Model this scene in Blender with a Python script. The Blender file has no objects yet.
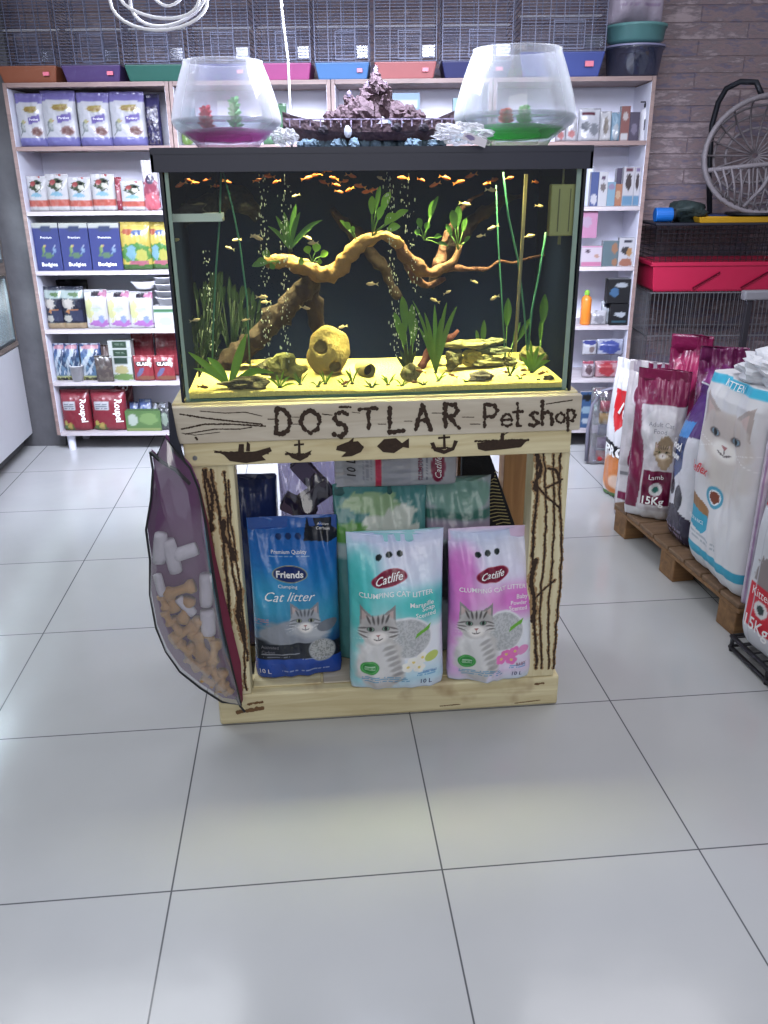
import bpy, bmesh, math, random
import numpy as np
from mathutils import Vector, Matrix, noise as mnoise
random.seed(7)
SC = bpy.context.scene
COL = SC.collection

# ------------------------------------------------------------------ camera
F_PX = 842.2; PITCH = 0.377; YAW = -0.0906; ROLL = -0.0096
CAM = Vector((0.3444, -2.0505, 1.4496))
ROT = Matrix.Rotation(YAW, 3, 'Z') @ Matrix.Rotation(math.pi/2 - PITCH, 3, 'X') @ Matrix.Rotation(ROLL, 3, 'Z')
cd = bpy.data.cameras.new('camera'); cam = bpy.data.objects.new('camera', cd); COL.objects.link(cam)
cd.sensor_width = 36; cd.sensor_fit = 'AUTO'; cd.lens = F_PX/1024*36; cd.clip_start = .05
cam.matrix_world = Matrix.Translation(CAM) @ ROT.to_4x4()
SC.camera = cam
SC.view_settings.view_transform = 'Standard'; SC.view_settings.look = 'None'
SC.view_settings.exposure = 0.0; SC.view_settings.gamma = 1; SC.view_settings.use_curve_mapping = False
SC.cycles.max_bounces = 8; SC.cycles.transparent_max_bounces = 24
SC.cycles.caustics_reflective = False; SC.cycles.caustics_refractive = False
SC.cycles.sample_clamp_indirect = 4

# ------------------------------------------------------------------ light
wd = bpy.data.worlds.new('world'); SC.world = wd; wd.use_nodes = True
wd.node_tree.nodes['Background'].inputs[0].default_value = (.80, .86, 1, 1)
wd.node_tree.nodes['Background'].inputs[1].default_value = .62

def area(name, loc, size, power, col=(1, 1, 1), target=None, size_y=None, spread=None):
    l = bpy.data.lights.new(name, 'AREA'); l.energy = power; l.color = col; l.size = size
    if size_y: l.shape = 'RECTANGLE'; l.size_y = size_y
    if spread: l.spread = spread
    o = bpy.data.objects.new(name, l); COL.objects.link(o); o.location = loc
    d = (Vector(target) if target else Vector(loc) - Vector((0, 0, 1))) - Vector(loc)
    o.rotation_euler = d.to_track_quat('-Z', 'Y').to_euler()
    return o
area('overhead_fill_light', (.3, -.9, 2.75), 2.6, 4, (1, .985, .96))
area('overhead_fill_light', (.4, -3.2, 2.5), 2.0, 34, (1, .97, .94), target=(.5, 0, .6))  # added fill, aimed at the front of the stand to brighten it
area('overhead_fill_light', (.35, .75, 2.3), 2.4, 72, (.78, .82, 1), target=(.5, 2.9, .5), size_y=.5, spread=1.35)  # added fill over the aisle, tilted to brighten the back shelves
area('overhead_fill_light', (-.8, .8, 2.75), 1.4, 34, (.92, .95, 1))
area('overhead_fill_light', (1.7, .5, 2.75), 1.4, 24, (.98, .96, 1))
def bulb(name, loc, power, col, rad):
    l = bpy.data.lights.new(name, 'POINT'); l.energy = power; l.color = col; l.shadow_soft_size = rad
    o = bpy.data.objects.new(name, l); COL.objects.link(o); o.location = loc; return o
bulb('lamp_over_aquarium', (.50, .12, 1.95), 42, (.74, .80, 1), .05)
area('aquarium_tube_light', (.52, .20, 1.462), .88, 11, (1, .87, .42), size_y=.12, spread=1.15)

# ------------------------------------------------------------------ pixel helpers (a pixel of the photograph -> a point on a real plane)
def ray(u, v): return ROT @ Vector(((u-384)/F_PX, -(v-512)/F_PX, -1))
def at(u, v, y):                                   # on the plane y = const
    d = ray(u, v); return CAM + d*((y-CAM.y)/d.y)
def atx(u, v, x):
    d = ray(u, v); return CAM + d*((x-CAM.x)/d.x)
def atz(u, v, z):
    d = ray(u, v); return CAM + d*((z-CAM.z)/d.z)
WO = Vector((-1.07, 2.75, 0)); WE = Vector((.99466, -.10322, 0)); WN = Vector((.10322, .99466, 0)); WA = math.atan2(WE.y, WE.x)
def S(u, v, d=0.):                                 # along / height on the shelving front, d metres behind it
    r = ray(u, v); p = CAM + r*((WO + WN*d - CAM).dot(WN)/r.dot(WN)); return (p-WO).dot(WE), p.z
def W(s, d, z): return WO + WE*s + WN*d + Vector((0, 0, z))
def solve_h(x, y, v):                              # height at which the point above (x,y) shows on image row v
    lo, hi = -1, 3
    for _ in range(40):
        m = (lo+hi)/2; c = ROT.transposed() @ (Vector((x, y, m))-CAM)
        if 512 - F_PX*c.y/-c.z > v: lo = m
        else: hi = m
    return m

# ------------------------------------------------------------------ materials
def lin(c):
    c = [x/255 for x in c[:3]]
    return tuple(x/12.92 if x <= .04045 else ((x+.055)/1.055)**2.4 for x in c)
MATS = {}
def mat(name, col=(200, 200, 200), rough=.5, metal=0, spec=.5, var=.06, vscale=20, bump=0, bscale=60, emit=None, coat=0, attr=False, stretch=None):
    if name in MATS: return MATS[name]
    m = bpy.data.materials.new(name); m.use_nodes = True; nt = m.node_tree; N = nt.nodes; L = nt.links
    b = N['Principled BSDF']; b.inputs['Roughness'].default_value = rough; b.inputs['Metallic'].default_value = metal
    b.inputs['Specular IOR Level'].default_value = spec; b.inputs['Coat Weight'].default_value = coat
    c = lin(col); tc = N.new('ShaderNodeTexCoord')
    mp = N.new('ShaderNodeMapping'); L.new(tc.outputs['Object'], mp.inputs[0])
    if stretch: mp.inputs['Scale'].default_value = stretch
    nz = N.new('ShaderNodeTexNoise'); nz.inputs['Scale'].default_value = vscale; nz.inputs['Detail'].default_value = 3; L.new(mp.outputs[0], nz.inputs[0])
    if attr:
        at_ = N.new('ShaderNodeAttribute'); at_.attribute_name = 'Col'; L.new(at_.outputs['Color'], b.inputs['Base Color'])
    else:
        mx = N.new('ShaderNodeMix'); mx.data_type = 'RGBA'
        mx.inputs[6].default_value = (*[x*(1-var) for x in c], 1); mx.inputs[7].default_value = (*[min(1, x*(1+var)) for x in c], 1)
        L.new(nz.outputs[0], mx.inputs[0]); L.new(mx.outputs[2], b.inputs['Base Color'])
    if bump:
        n2 = N.new('ShaderNodeTexNoise'); n2.inputs['Scale'].default_value = bscale; n2.inputs['Detail'].default_value = 2; L.new(mp.outputs[0], n2.inputs[0])
        bp = N.new('ShaderNodeBump'); bp.inputs['Strength'].default_value = bump; bp.inputs['Distance'].default_value = .01
        L.new(n2.outputs[0], bp.inputs['Height']); L.new(bp.outputs[0], b.inputs['Normal'])
    if emit: b.inputs['Emission Color'].default_value = (*lin(emit[0]), 1); b.inputs['Emission Strength'].default_value = emit[1]
    MATS[name] = m; return m

def clear(name, tint=(255, 255, 255), gloss=.08, rough=.03, milk=0, milkcol=(255, 255, 255), fres=1.45, fk=.6):
    """thin clear sheet: tinted transparency, a fresnel reflection and optionally a milky share"""
    if name in MATS: return MATS[name]
    m = bpy.data.materials.new(name); m.use_nodes = True; nt = m.node_tree; N = nt.nodes; L = nt.links
    N.remove(N['Principled BSDF']); out = N['Material Output']
    t = N.new('ShaderNodeBsdfTransparent'); t.inputs[0].default_value = (*lin(tint), 1)
    last = t.outputs[0]
    if milk:
        d = N.new('ShaderNodeBsdfDiffuse'); d.inputs[0].default_value = (*lin(milkcol), 1)
        tr = N.new('ShaderNodeBsdfTranslucent'); tr.inputs[0].default_value = (*lin(milkcol), 1)
        a = N.new('ShaderNodeMixShader'); a.inputs[0].default_value = .5; L.new(d.outputs[0], a.inputs[1]); L.new(tr.outputs[0], a.inputs[2])
        lw = N.new('ShaderNodeLayerWeight'); lw.inputs[0].default_value = .35
        mul = N.new('ShaderNodeMath'); mul.operation = 'MULTIPLY_ADD'; mul.inputs[1].default_value = milk*1.6; mul.inputs[2].default_value = milk*.4
        L.new(lw.outputs['Facing'], mul.inputs[0])
        x = N.new('ShaderNodeMixShader'); L.new(mul.outputs[0], x.inputs[0]); L.new(last, x.inputs[1]); L.new(a.outputs[0], x.inputs[2]); last = x.outputs[0]
    if fk == 0: L.new(last, out.inputs[0]); MATS[name] = m; return m
    g = N.new('ShaderNodeBsdfGlossy'); g.inputs['Roughness'].default_value = rough
    fr = N.new('ShaderNodeFresnel'); fr.inputs[0].default_value = fres
    ad = N.new('ShaderNodeMath'); ad.operation = 'MULTIPLY_ADD'; ad.inputs[1].default_value = fk; ad.inputs[2].default_value = gloss*.3; L.new(fr.outputs[0], ad.inputs[0])
    x = N.new('ShaderNodeMixShader'); L.new(ad.outputs[0], x.inputs[0]); L.new(last, x.inputs[1]); L.new(g.outputs[0], x.inputs[2])
    L.new(x.outputs[0], out.inputs[0]); MATS[name] = m; return m

def wood(name, c1, c2, axis='X', rough=.55, scale=1., knots=None):
    if name in MATS: return MATS[name]
    m = bpy.data.materials.new(name); m.use_nodes = True; nt = m.node_tree; N = nt.nodes; L = nt.links; b = N['Principled BSDF']
    b.inputs['Roughness'].default_value = rough
    tc = N.new('ShaderNodeTexCoord'); mp = N.new('ShaderNodeMapping'); L.new(tc.outputs['Object'], mp.inputs[0])
    mp.inputs['Scale'].default_value = [(1.2 if a == axis else 14)*scale for a in 'XYZ']
    nz = N.new('ShaderNodeTexNoise'); nz.inputs['Scale'].default_value = 2.2; nz.inputs['Detail'].default_value = 5; nz.inputs['Distortion'].default_value = 1.2
    L.new(mp.outputs[0], nz.inputs[0])
    cr = N.new('ShaderNodeValToRGB'); cr.color_ramp.elements[0].position = .3; cr.color_ramp.elements[1].position = .72
    cr.color_ramp.elements[0].color = (*lin(c2), 1); cr.color_ramp.elements[1].color = (*lin(c1), 1); L.new(nz.outputs[0], cr.inputs[0])
    last = cr.outputs[0]
    if knots:
        n3 = N.new('ShaderNodeTexNoise'); n3.inputs['Scale'].default_value = 7; n3.inputs['Detail'].default_value = 3; L.new(tc.outputs['Object'], n3.inputs[0])
        r3 = N.new('ShaderNodeValToRGB'); r3.color_ramp.elements[0].position = .60; r3.color_ramp.elements[1].position = .76; L.new(n3.outputs[0], r3.inputs[0])
        mx = N.new('ShaderNodeMix'); mx.data_type = 'RGBA'; L.new(r3.outputs[0], mx.inputs[0]); L.new(last, mx.inputs[6]); mx.inputs[7].default_value = (*lin(knots), 1); last = mx.outputs[2]
    L.new(last, b.inputs['Base Color'])
    bp = N.new('ShaderNodeBump'); bp.inputs['Strength'].default_value = .25; bp.inputs['Distance'].default_value = .004; L.new(nz.outputs[0], bp.inputs['Height']); L.new(bp.outputs[0], b.inputs['Normal'])
    MATS[name] = m; return m

def floor_mat():
    m = bpy.data.materials.new('grey_floor_tile'); m.use_nodes = True; nt = m.node_tree; N = nt.nodes; L = nt.links; b = N['Principled BSDF']
    g = N.new('ShaderNodeNewGeometry'); sp = N.new('ShaderNodeSeparateXYZ'); L.new(g.outputs['Position'], sp.inputs[0])
    def M(op, a, bb=None):
        n = N.new('ShaderNodeMath'); n.operation = op
        for i, x in enumerate((a, bb)):
            if x is None: continue
            if isinstance(x, (int, float)): n.inputs[i].default_value = x
            else: L.new(x, n.inputs[i])
        return n.outputs[0]
    def dist(o): return M('MULTIPLY', M('ABSOLUTE', M('SUBTRACT', M('FRACT', M('ADD', M('DIVIDE', o, .6), 20.5)), .5)), .6)
    dd = M('MINIMUM', dist(sp.outputs[0]), dist(sp.outputs[1]))
    gr = N.new('ShaderNodeMapRange'); gr.inputs[1].default_value = .0012; gr.inputs[2].default_value = .0026; gr.inputs[3].default_value = 1; gr.inputs[4].default_value = 0; L.new(dd, gr.inputs[0])
    tid = N.new('ShaderNodeCombineXYZ'); L.new(M('FLOOR', M('DIVIDE', sp.outputs[0], .6)), tid.inputs[0]); L.new(M('FLOOR', M('DIVIDE', sp.outputs[1], .6)), tid.inputs[1])
    wn = N.new('ShaderNodeTexWhiteNoise'); L.new(tid.outputs[0], wn.inputs[0])
    nz = N.new('ShaderNodeTexNoise'); nz.inputs['Scale'].default_value = 3; nz.inputs['Detail'].default_value = 5; L.new(g.outputs['Position'], nz.inputs[0])
    f = M('ADD', M('MULTIPLY', nz.outputs[0], .8), M('MULTIPLY', wn.outputs[0], .2))
    mx = N.new('ShaderNodeMix'); mx.data_type = 'RGBA'; L.new(f, mx.inputs[0]); mx.inputs[6].default_value = (*lin((168, 170, 172)), 1); mx.inputs[7].default_value = (*lin((184, 185, 185)), 1)
    m2 = N.new('ShaderNodeMix'); m2.data_type = 'RGBA'; L.new(gr.outputs[0], m2.inputs[0]); L.new(mx.outputs[2], m2.inputs[6]); m2.inputs[7].default_value = (*lin((84, 86, 90)), 1)
    L.new(m2.outputs[2], b.inputs['Base Color'])
    r = N.new('ShaderNodeMapRange'); L.new(nz.outputs[0], r.inputs[0]); r.inputs[3].default_value = .10; r.inputs[4].default_value = .22
    L.new(r.outputs[0], b.inputs['Roughness']); b.inputs['Specular IOR Level'].default_value = .5
    n4 = N.new('ShaderNodeTexNoise'); n4.inputs['Scale'].default_value = 6; L.new(g.outputs['Position'], n4.inputs[0])
    bp = N.new('ShaderNodeBump'); bp.inputs['Strength'].default_value = .06; bp.inputs['Distance'].default_value = .02; L.new(n4.outputs[0], bp.inputs['Height']); L.new(bp.outputs[0], b.inputs['Normal'])
    return m

def stone_mat():
    m = bpy.data.materials.new('ledge_stone_wall'); m.use_nodes = True; nt = m.node_tree; N = nt.nodes; L = nt.links; b = N['Principled BSDF']
    tc = N.new('ShaderNodeTexCoord'); mp = N.new('ShaderNodeMapping'); L.new(tc.outputs['Object'], mp.inputs[0]); mp.inputs['Rotation'].default_value = (math.pi/2, 0, 0)
    br = N.new('ShaderNodeTexBrick'); L.new(mp.outputs[0], br.inputs[0]); br.inputs['Scale'].default_value = 1
    br.inputs['Brick Width'].default_value = .50; br.inputs['Row Height'].default_value = .078; br.inputs['Mortar Size'].default_value = .004; br.inputs['Mortar Smooth'].default_value = .6
    br.inputs['Color1'].default_value = (0, 0, 0, 1); br.inputs['Color2'].default_value = (1, 1, 1, 1); br.inputs['Mortar'].default_value = (.3, .3, .3, 1)
    nz = N.new('ShaderNodeTexNoise'); nz.inputs['Scale'].default_value = 9; nz.inputs['Detail'].default_value = 9; nz.inputs['Roughness'].default_value = .65
    m2 = N.new('ShaderNodeMapping'); L.new(tc.outputs['Object'], m2.inputs[0]); m2.inputs['Scale'].default_value = (.8, .8, 2.6); L.new(m2.outputs[0], nz.inputs[0])
    ad = N.new('ShaderNodeMath'); ad.operation = 'MULTIPLY_ADD'; L.new(br.outputs[0], ad.inputs[0]); ad.inputs[1].default_value = .20
    ad2 = N.new('ShaderNodeMath'); ad2.operation = 'MULTIPLY'; L.new(nz.outputs[0], ad2.inputs[0]); ad2.inputs[1].default_value = 1.12; L.new(ad2.outputs[0], ad.inputs[2])
    cr = N.new('ShaderNodeValToRGB'); L.new(ad.outputs[0], cr.inputs[0]); e = cr.color_ramp.elements
    e[0].position = .2; e[0].color = (*lin((80, 70, 84)), 1); e[1].position = .85; e[1].color = (*lin((168, 152, 156)), 1)
    for p, c in ((.38, (98, 88, 104)), (.48, (128, 106, 112)), (.56, (108, 104, 124)), (.66, (140, 120, 122)), (.74, (124, 112, 118))):
        x = e.new(p); x.color = (*lin(c), 1)
    L.new(cr.outputs[0], b.inputs['Base Color']); b.inputs['Roughness'].default_value = .7
    s = N.new('ShaderNodeMath'); s.operation = 'SUBTRACT'; L.new(ad2.outputs[0], s.inputs[0]); L.new(br.outputs['Fac'], s.inputs[1])
    bp = N.new('ShaderNodeBump'); bp.inputs['Strength'].default_value = .7; bp.inputs['Distance'].default_value = .012; L.new(s.outputs[0], bp.inputs['Height']); L.new(bp.outputs[0], b.inputs['Normal'])
    return m

# ------------------------------------------------------------------ object helpers
def finish(o, parent=None, label=None, cat=None, group=None, kind=None):
    COL.objects.link(o)
    if parent: o.parent = parent
    tag(o, label, cat, group, kind); return o
def tag(o, label=None, cat=None, group=None, kind=None):
    for k, v in (('label', label), ('category', cat), ('group', group), ('kind', kind)):
        if v: o[k] = v
def empty(name, loc=(0, 0, 0), rz=0, label=None, cat=None, group=None, rot=None):
    o = bpy.data.objects.new(name, None); o.location = loc; o.rotation_euler = rot or (0, 0, rz); o.empty_display_size = .05
    return finish(o, None, label, cat, group)
def copy_tree(o, parent=None):
    c = o.copy(); COL.objects.link(c); c.parent = parent
    for ch in list(o.children): copy_tree(ch, c)
    return c

class MB:
    def __init__(s): s.v = []; s.f = []; s.m = []; s.cm = 0
    def add(s, vs, fs):
        n = len(s.v); s.v += [tuple(x) for x in vs]; s.f += [tuple(i+n for i in f) for f in fs]; s.m += [s.cm]*len(fs); return s
    def box(s, x0, x1, y0, y1, z0, z1, M=None):
        vs = [Vector((x, y, z)) for z in (z0, z1) for y in (y0, y1) for x in (x0, x1)]
        if M: vs = [M @ v for v in vs]
        return s.add(vs, [(0, 2, 3, 1), (4, 5, 7, 6), (0, 1, 5, 4), (2, 6, 7, 3), (0, 4, 6, 2), (1, 3, 7, 5)])
    def tube(s, pts, r, n=8, closed=False, cap=True):
        pts = [Vector(p) for p in pts]; rr = r if isinstance(r, (list, tuple)) else [r]*len(pts); k = len(pts); vs = []; up = None
        for i, p in enumerate(pts):
            a = pts[(i-1) % k] if (closed or i > 0) else p; b = pts[(i+1) % k] if (closed or i < k-1) else p
            t = (b-a).normalized() if (b-a).length > 1e-9 else Vector((0, 0, 1))
            if up is None:
                up = Vector((0, 0, 1)) if abs(t.z) < .9 else Vector((1, 0, 0))
            x = t.cross(up)
            if x.length < 1e-6: x = t.cross(Vector((.3, 1, .2)))
            x.normalize(); y = x.cross(t).normalized(); up = y
            for j in range(n):
                an = 2*math.pi*j/n; vs.append(p + (x*math.cos(an)+y*math.sin(an))*rr[i])
        fs = []
        for i in range(k if closed else k-1):
            for j in range(n):
                a = i*n+j; b = i*n+(j+1) % n; c = ((i+1) % k)*n+(j+1) % n; d = ((i+1) % k)*n+j; fs.append((a, b, c, d))
        if cap and not closed: fs += [tuple(range(n))[::-1], tuple(range((k-1)*n, k*n))]
        return s.add(vs, fs)
    def lathe(s, prof, c=(0, 0, 0), n=32, capb=True, capt=False):
        vs = []; k = len(prof)
        for r, z in prof:
            for j in range(n):
                a = 2*math.pi*j/n; vs.append((c[0]+r*math.cos(a), c[1]+r*math.sin(a), c[2]+z))
        fs = [(i*n+j, i*n+(j+1) % n, (i+1)*n+(j+1) % n, (i+1)*n+j) for i in range(k-1) for j in range(n)]
        if capb: fs.append(tuple(range(n))[::-1])
        if capt: fs.append(tuple(range((k-1)*n, k*n)))
        return s.add(vs, fs)
    def prism(s, poly, y0, y1):                    # polygon in xz extruded along y
        n = len(poly); vs = [(x, y0, z) for x, z in poly]+[(x, y1, z) for x, z in poly]
        return s.add(vs, [tuple(range(n)), tuple(range(2*n-1, n-1, -1))]+[(i, i+n, (i+1) % n+n, (i+1) % n) for i in range(n)])
    def blob(s, c, r, seed=0, amp=.2, freq=1.5, n=12, flat=1):
        m = n; vs = []; c = Vector(c); r = Vector(r if hasattr(r, '__len__') else (r, r, r))
        for i in range(m+1):
            th = math.pi*i/m
            for j in range(2*m):
                ph = math.pi*j/m; d = Vector((math.sin(th)*math.cos(ph), math.sin(th)*math.sin(ph), math.cos(th)))
                k = 1+amp*mnoise.noise(d*freq+Vector((seed*3.1, seed*1.7, seed)))*2
                vs.append(c+Vector((d.x*r.x, d.y*r.y, d.z*r.z))*k)
        fs = []
        for i in range(m):
            for j in range(2*m):
                fs.append((i*2*m+j, (i+1)*2*m+j, (i+1)*2*m+(j+1) % (2*m), i*2*m+(j+1) % (2*m)))
        return s.add(vs, fs)
    def build(s, name, mats, parent=None, smooth=False, bevel=0, label=None, cat=None, group=None, kind=None, loc=None, rz=None, subd=0, merge=False):
        me = bpy.data.meshes.new(name); me.from_pydata(s.v, [], s.f); mats = mats if isinstance(mats, (list, tuple)) else [mats]
        for m in mats: me.materials.append(m)
        if len(mats) > 1: me.polygons.foreach_set('material_index', s.m)
        if smooth: me.polygons.foreach_set('use_smooth', [True]*len(me.polygons))
        if merge:
            bm = bmesh.new(); bm.from_mesh(me); bmesh.ops.remove_doubles(bm, verts=bm.verts, dist=1e-5); bmesh.ops.recalc_face_normals(bm, faces=bm.faces); bm.to_mesh(me); bm.free()
        me.update(); o = bpy.data.objects.new(name, me)
        if loc is not None: o.location = loc
        if rz is not None: o.rotation_euler = (0, 0, rz)
        if bevel:
            b = o.modifiers.new('bevel', 'BEVEL'); b.width = bevel; b.segments = 2; b.limit_method = 'ANGLE'
        if subd:
            b = o.modifiers.new('sub', 'SUBSURF'); b.levels = subd; b.render_levels = subd
        return finish(o, parent, label, cat, group, kind)

def vnoise(x, y, seed=0):
    x = np.asarray(x, float)+seed*17.13; y = np.asarray(y, float)+seed*7.77; xi = np.floor(x); yi = np.floor(y); fx = x-xi; fy = y-yi
    fx = fx*fx*(3-2*fx); fy = fy*fy*(3-2*fy)
    def h(a, b): t = np.sin(a*127.1+b*311.7)*43758.5453; return t-np.floor(t)
    return (h(xi, yi)*(1-fx)+h(xi+1, yi)*fx)*(1-fy)+(h(xi, yi+1)*(1-fx)+h(xi+1, yi+1)*fx)*fy

class Cv:
    """paints the print of a package: x, y in 0..1 over its front, a = height / width"""
    def __init__(s, X, Y, a): s.X = X; s.Y = Y; s.a = a; s.c = np.zeros((len(X), 3))+200.
    def mix(s, k, col): k = np.clip(k, 0, 1)[:, None]; s.c = s.c*(1-k)+np.array(col, float)*k; return s
    def fill(s, col): return s.mix(np.ones(len(s.X)), col)
    def grad(s, stops, ax='y', warp=0):
        t = s.Y if ax == 'y' else s.X
        if warp: t = t+warp*(vnoise(s.X*3, s.Y*3*s.a, 3)-.5)
        ps = [p for p, _ in stops]
        s.c = np.stack([np.interp(t, ps, [c[i] for _, c in stops]) for i in range(3)], 1).astype(float); return s
    def rect(s, x0, y0, x1, y1, col, soft=.004):
        k = np.minimum(np.minimum(s.X-x0, x1-s.X), np.minimum(s.Y-y0, y1-s.Y)*s.a)/soft+.5; return s.mix(k, col)
    def ell(s, cx, cy, rx, ry, col, rot=0, soft=.08, al=1, noise=0, seed=0):
        dx = s.X-cx; dy = (s.Y-cy)*s.a; ry = ry*s.a; c, n = math.cos(rot), math.sin(rot)
        d = np.sqrt(((dx*c+dy*n)/rx)**2+((-dx*n+dy*c)/ry)**2)
        if noise: d = d+noise*(vnoise(dx*30/rx/6, dy*30/ry/6, seed)-.5)
        return s.mix(((1-d)/soft+.5).clip(0, 1)*al, col)
    def poly(s, pts, col, al=1):
        x, y = s.X, s.Y; ins = np.zeros(len(x), bool); n = len(pts)
        for i in range(n):
            (x0, y0), (x1, y1) = pts[i], pts[(i+1) % n]
            if y0 == y1: continue
            c = ((y0 > y) != (y1 > y)) & (x < (x1-x0)*(y-y0)/(y1-y0)+x0); ins ^= c
        return s.mix(ins*al, col)
    def speck(s, x0, y0, x1, y1, cols, f=60, thr=.5, seed=0, al=.8):
        m = (s.X > x0) & (s.X < x1) & (s.Y > y0) & (s.Y < y1)
        for i, c in enumerate(cols): s.mix(m*(vnoise(s.X*f, s.Y*f*s.a, seed+i*5) > thr)*al, c)
        return s
    def lines(s, x0, y0, x1, y1, n, col, seed=0, al=.7):
        """small print too fine to read: rows of dashes"""
        h = (y1-y0)/n
        for i in range(n):
            ys = y0+i*h; m = (s.X > x0) & (s.X < x1) & (s.Y > ys) & (s.Y < ys+h*.5) & (vnoise(s.X*70, np.full(len(s.X), i*3.), seed) > .32); s.mix(m*al, col)
        return s
    def cat(s, cx, cy, r, light=(222, 222, 224), mid=(150, 148, 150), dark=(70, 66, 68), body=True, eye=(150, 150, 110), tabby=True, bd=1., sq=1.):
        a = s.a; ry = r/a*sq; E = s.ell
        if body:
            E(cx+.1*r, cy-2.0*ry*bd, 1.25*r, 1.7*ry, light, soft=.2, noise=.25); E(cx-.1*r, cy-1.3*ry, .9*r, .8*ry, (240, 240, 240), soft=.5, noise=.2, al=.8)
            if tabby:
                for k in range(5): E(cx+(.55+.12*k)*r, cy-(1.3+.42*k)*ry, .35*r, .08*ry, mid, rot=.4, soft=.6, al=.6)
        for sg in (-1, 1):
            s.poly([(cx+sg*.95*r, cy+.25*ry), (cx+sg*.92*r, cy+1.35*ry), (cx+sg*.2*r, cy+.75*ry)], mid)
            s.poly([(cx+sg*.82*r, cy+.35*ry), (cx+sg*.82*r, cy+1.1*ry), (cx+sg*.35*r, cy+.7*ry)], (205, 180, 175), .8)
        E(cx, cy, 1.02*r, .88*ry, light, soft=.12, noise=.12); E(cx, cy+.35*ry, .8*r, .45*ry, mid, soft=.7, al=.55)
        if tabby:
            for k in (-.5, -.25, 0, .25, .5): E(cx+k*r, cy+.62*ry, .06*r, .25*ry, dark, rot=-k*.8, soft=.6, al=.75)
            for sg in (-1, 1):
                for k in (0, 1, 2): E(cx+sg*.8*r, cy+(.12-.22*k)*ry, .25*r, .05*ry, dark, rot=sg*(-.3+.3*k), soft=.6, al=.6)
        E(cx, cy-.38*ry, .46*r, .34*ry, (238, 234, 230), soft=.5)
        for sg in (-1, 1):
            E(cx+sg*.4*r, cy+.1*ry, .20*r, .14*ry, dark, soft=.3); E(cx+sg*.4*r, cy+.1*ry, .155*r, .115*ry, eye, soft=.3); E(cx+sg*.4*r, cy+.1*ry, .09*r, .11*ry, (15, 15, 15), soft=.3)
        s.poly([(cx-.13*r, cy-.2*ry), (cx+.13*r, cy-.2*ry), (cx, cy-.36*ry)], (170, 110, 108))
        E(cx-.12*r, cy-.50*ry, .13*r, .03*ry, dark, rot=-.3, soft=.5); E(cx+.12*r, cy-.50*ry, .13*r, .03*ry, dark, rot=.3, soft=.5); E(cx, cy-.42*ry, .02*r, .08*ry, dark, soft=.5)
        if r > .12:
            for sg in (-1, 1):
                for k in (-.12, 0, .12): E(cx+sg*.75*r, cy+(-.36+k)*ry, .45*r, .012*ry, (245, 245, 245), rot=sg*k*2, soft=.9, al=.6)
        return s
    def bird(s, cx, cy, r, body, head, belly=(235, 235, 235)):
        ry = r/s.a; s.ell(cx, cy, .42*r, .8*ry, body, rot=.25); s.ell(cx+.12*r, cy, .26*r, .55*ry, belly, rot=.25, soft=.4); s.ell(cx+.2*r, cy+.85*ry, .3*r, .3*ry, head)
        s.poly([(cx-.25*r, cy-.5*ry), (cx-.75*r, cy-1.6*ry), (cx-.05*r, cy-.8*ry)], body); s.ell(cx+.5*r, cy+.8*ry, .1*r, .1*ry, (215, 160, 60)); s.ell(cx+.25*r, cy+.92*ry, .06*r, .06*ry, (20, 20, 20)); return s
    def out(s):
        c = np.clip(s.c, 0, 255)/255; return np.where(c <= .04045, c/12.92, ((c+.055)/1.055)**2.4)

FILM = lambda: mat('printed_film', rough=.26, spec=.5, attr=True, bump=.45, bscale=28)
PAPER = lambda: mat('printed_paper', rough=.55, spec=.35, attr=True, bump=.5, bscale=14)
CARD = lambda: mat('printed_card', rough=.5, spec=.4, attr=True)

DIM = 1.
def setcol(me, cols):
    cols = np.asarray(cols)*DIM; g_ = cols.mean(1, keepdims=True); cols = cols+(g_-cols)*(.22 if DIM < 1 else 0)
    a = me.color_attributes.new('Col', 'FLOAT_COLOR', 'POINT'); arr = np.ones((len(cols), 4), np.float32); arr[:, :3] = cols; a.data.foreach_set('color', arr.ravel())

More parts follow.
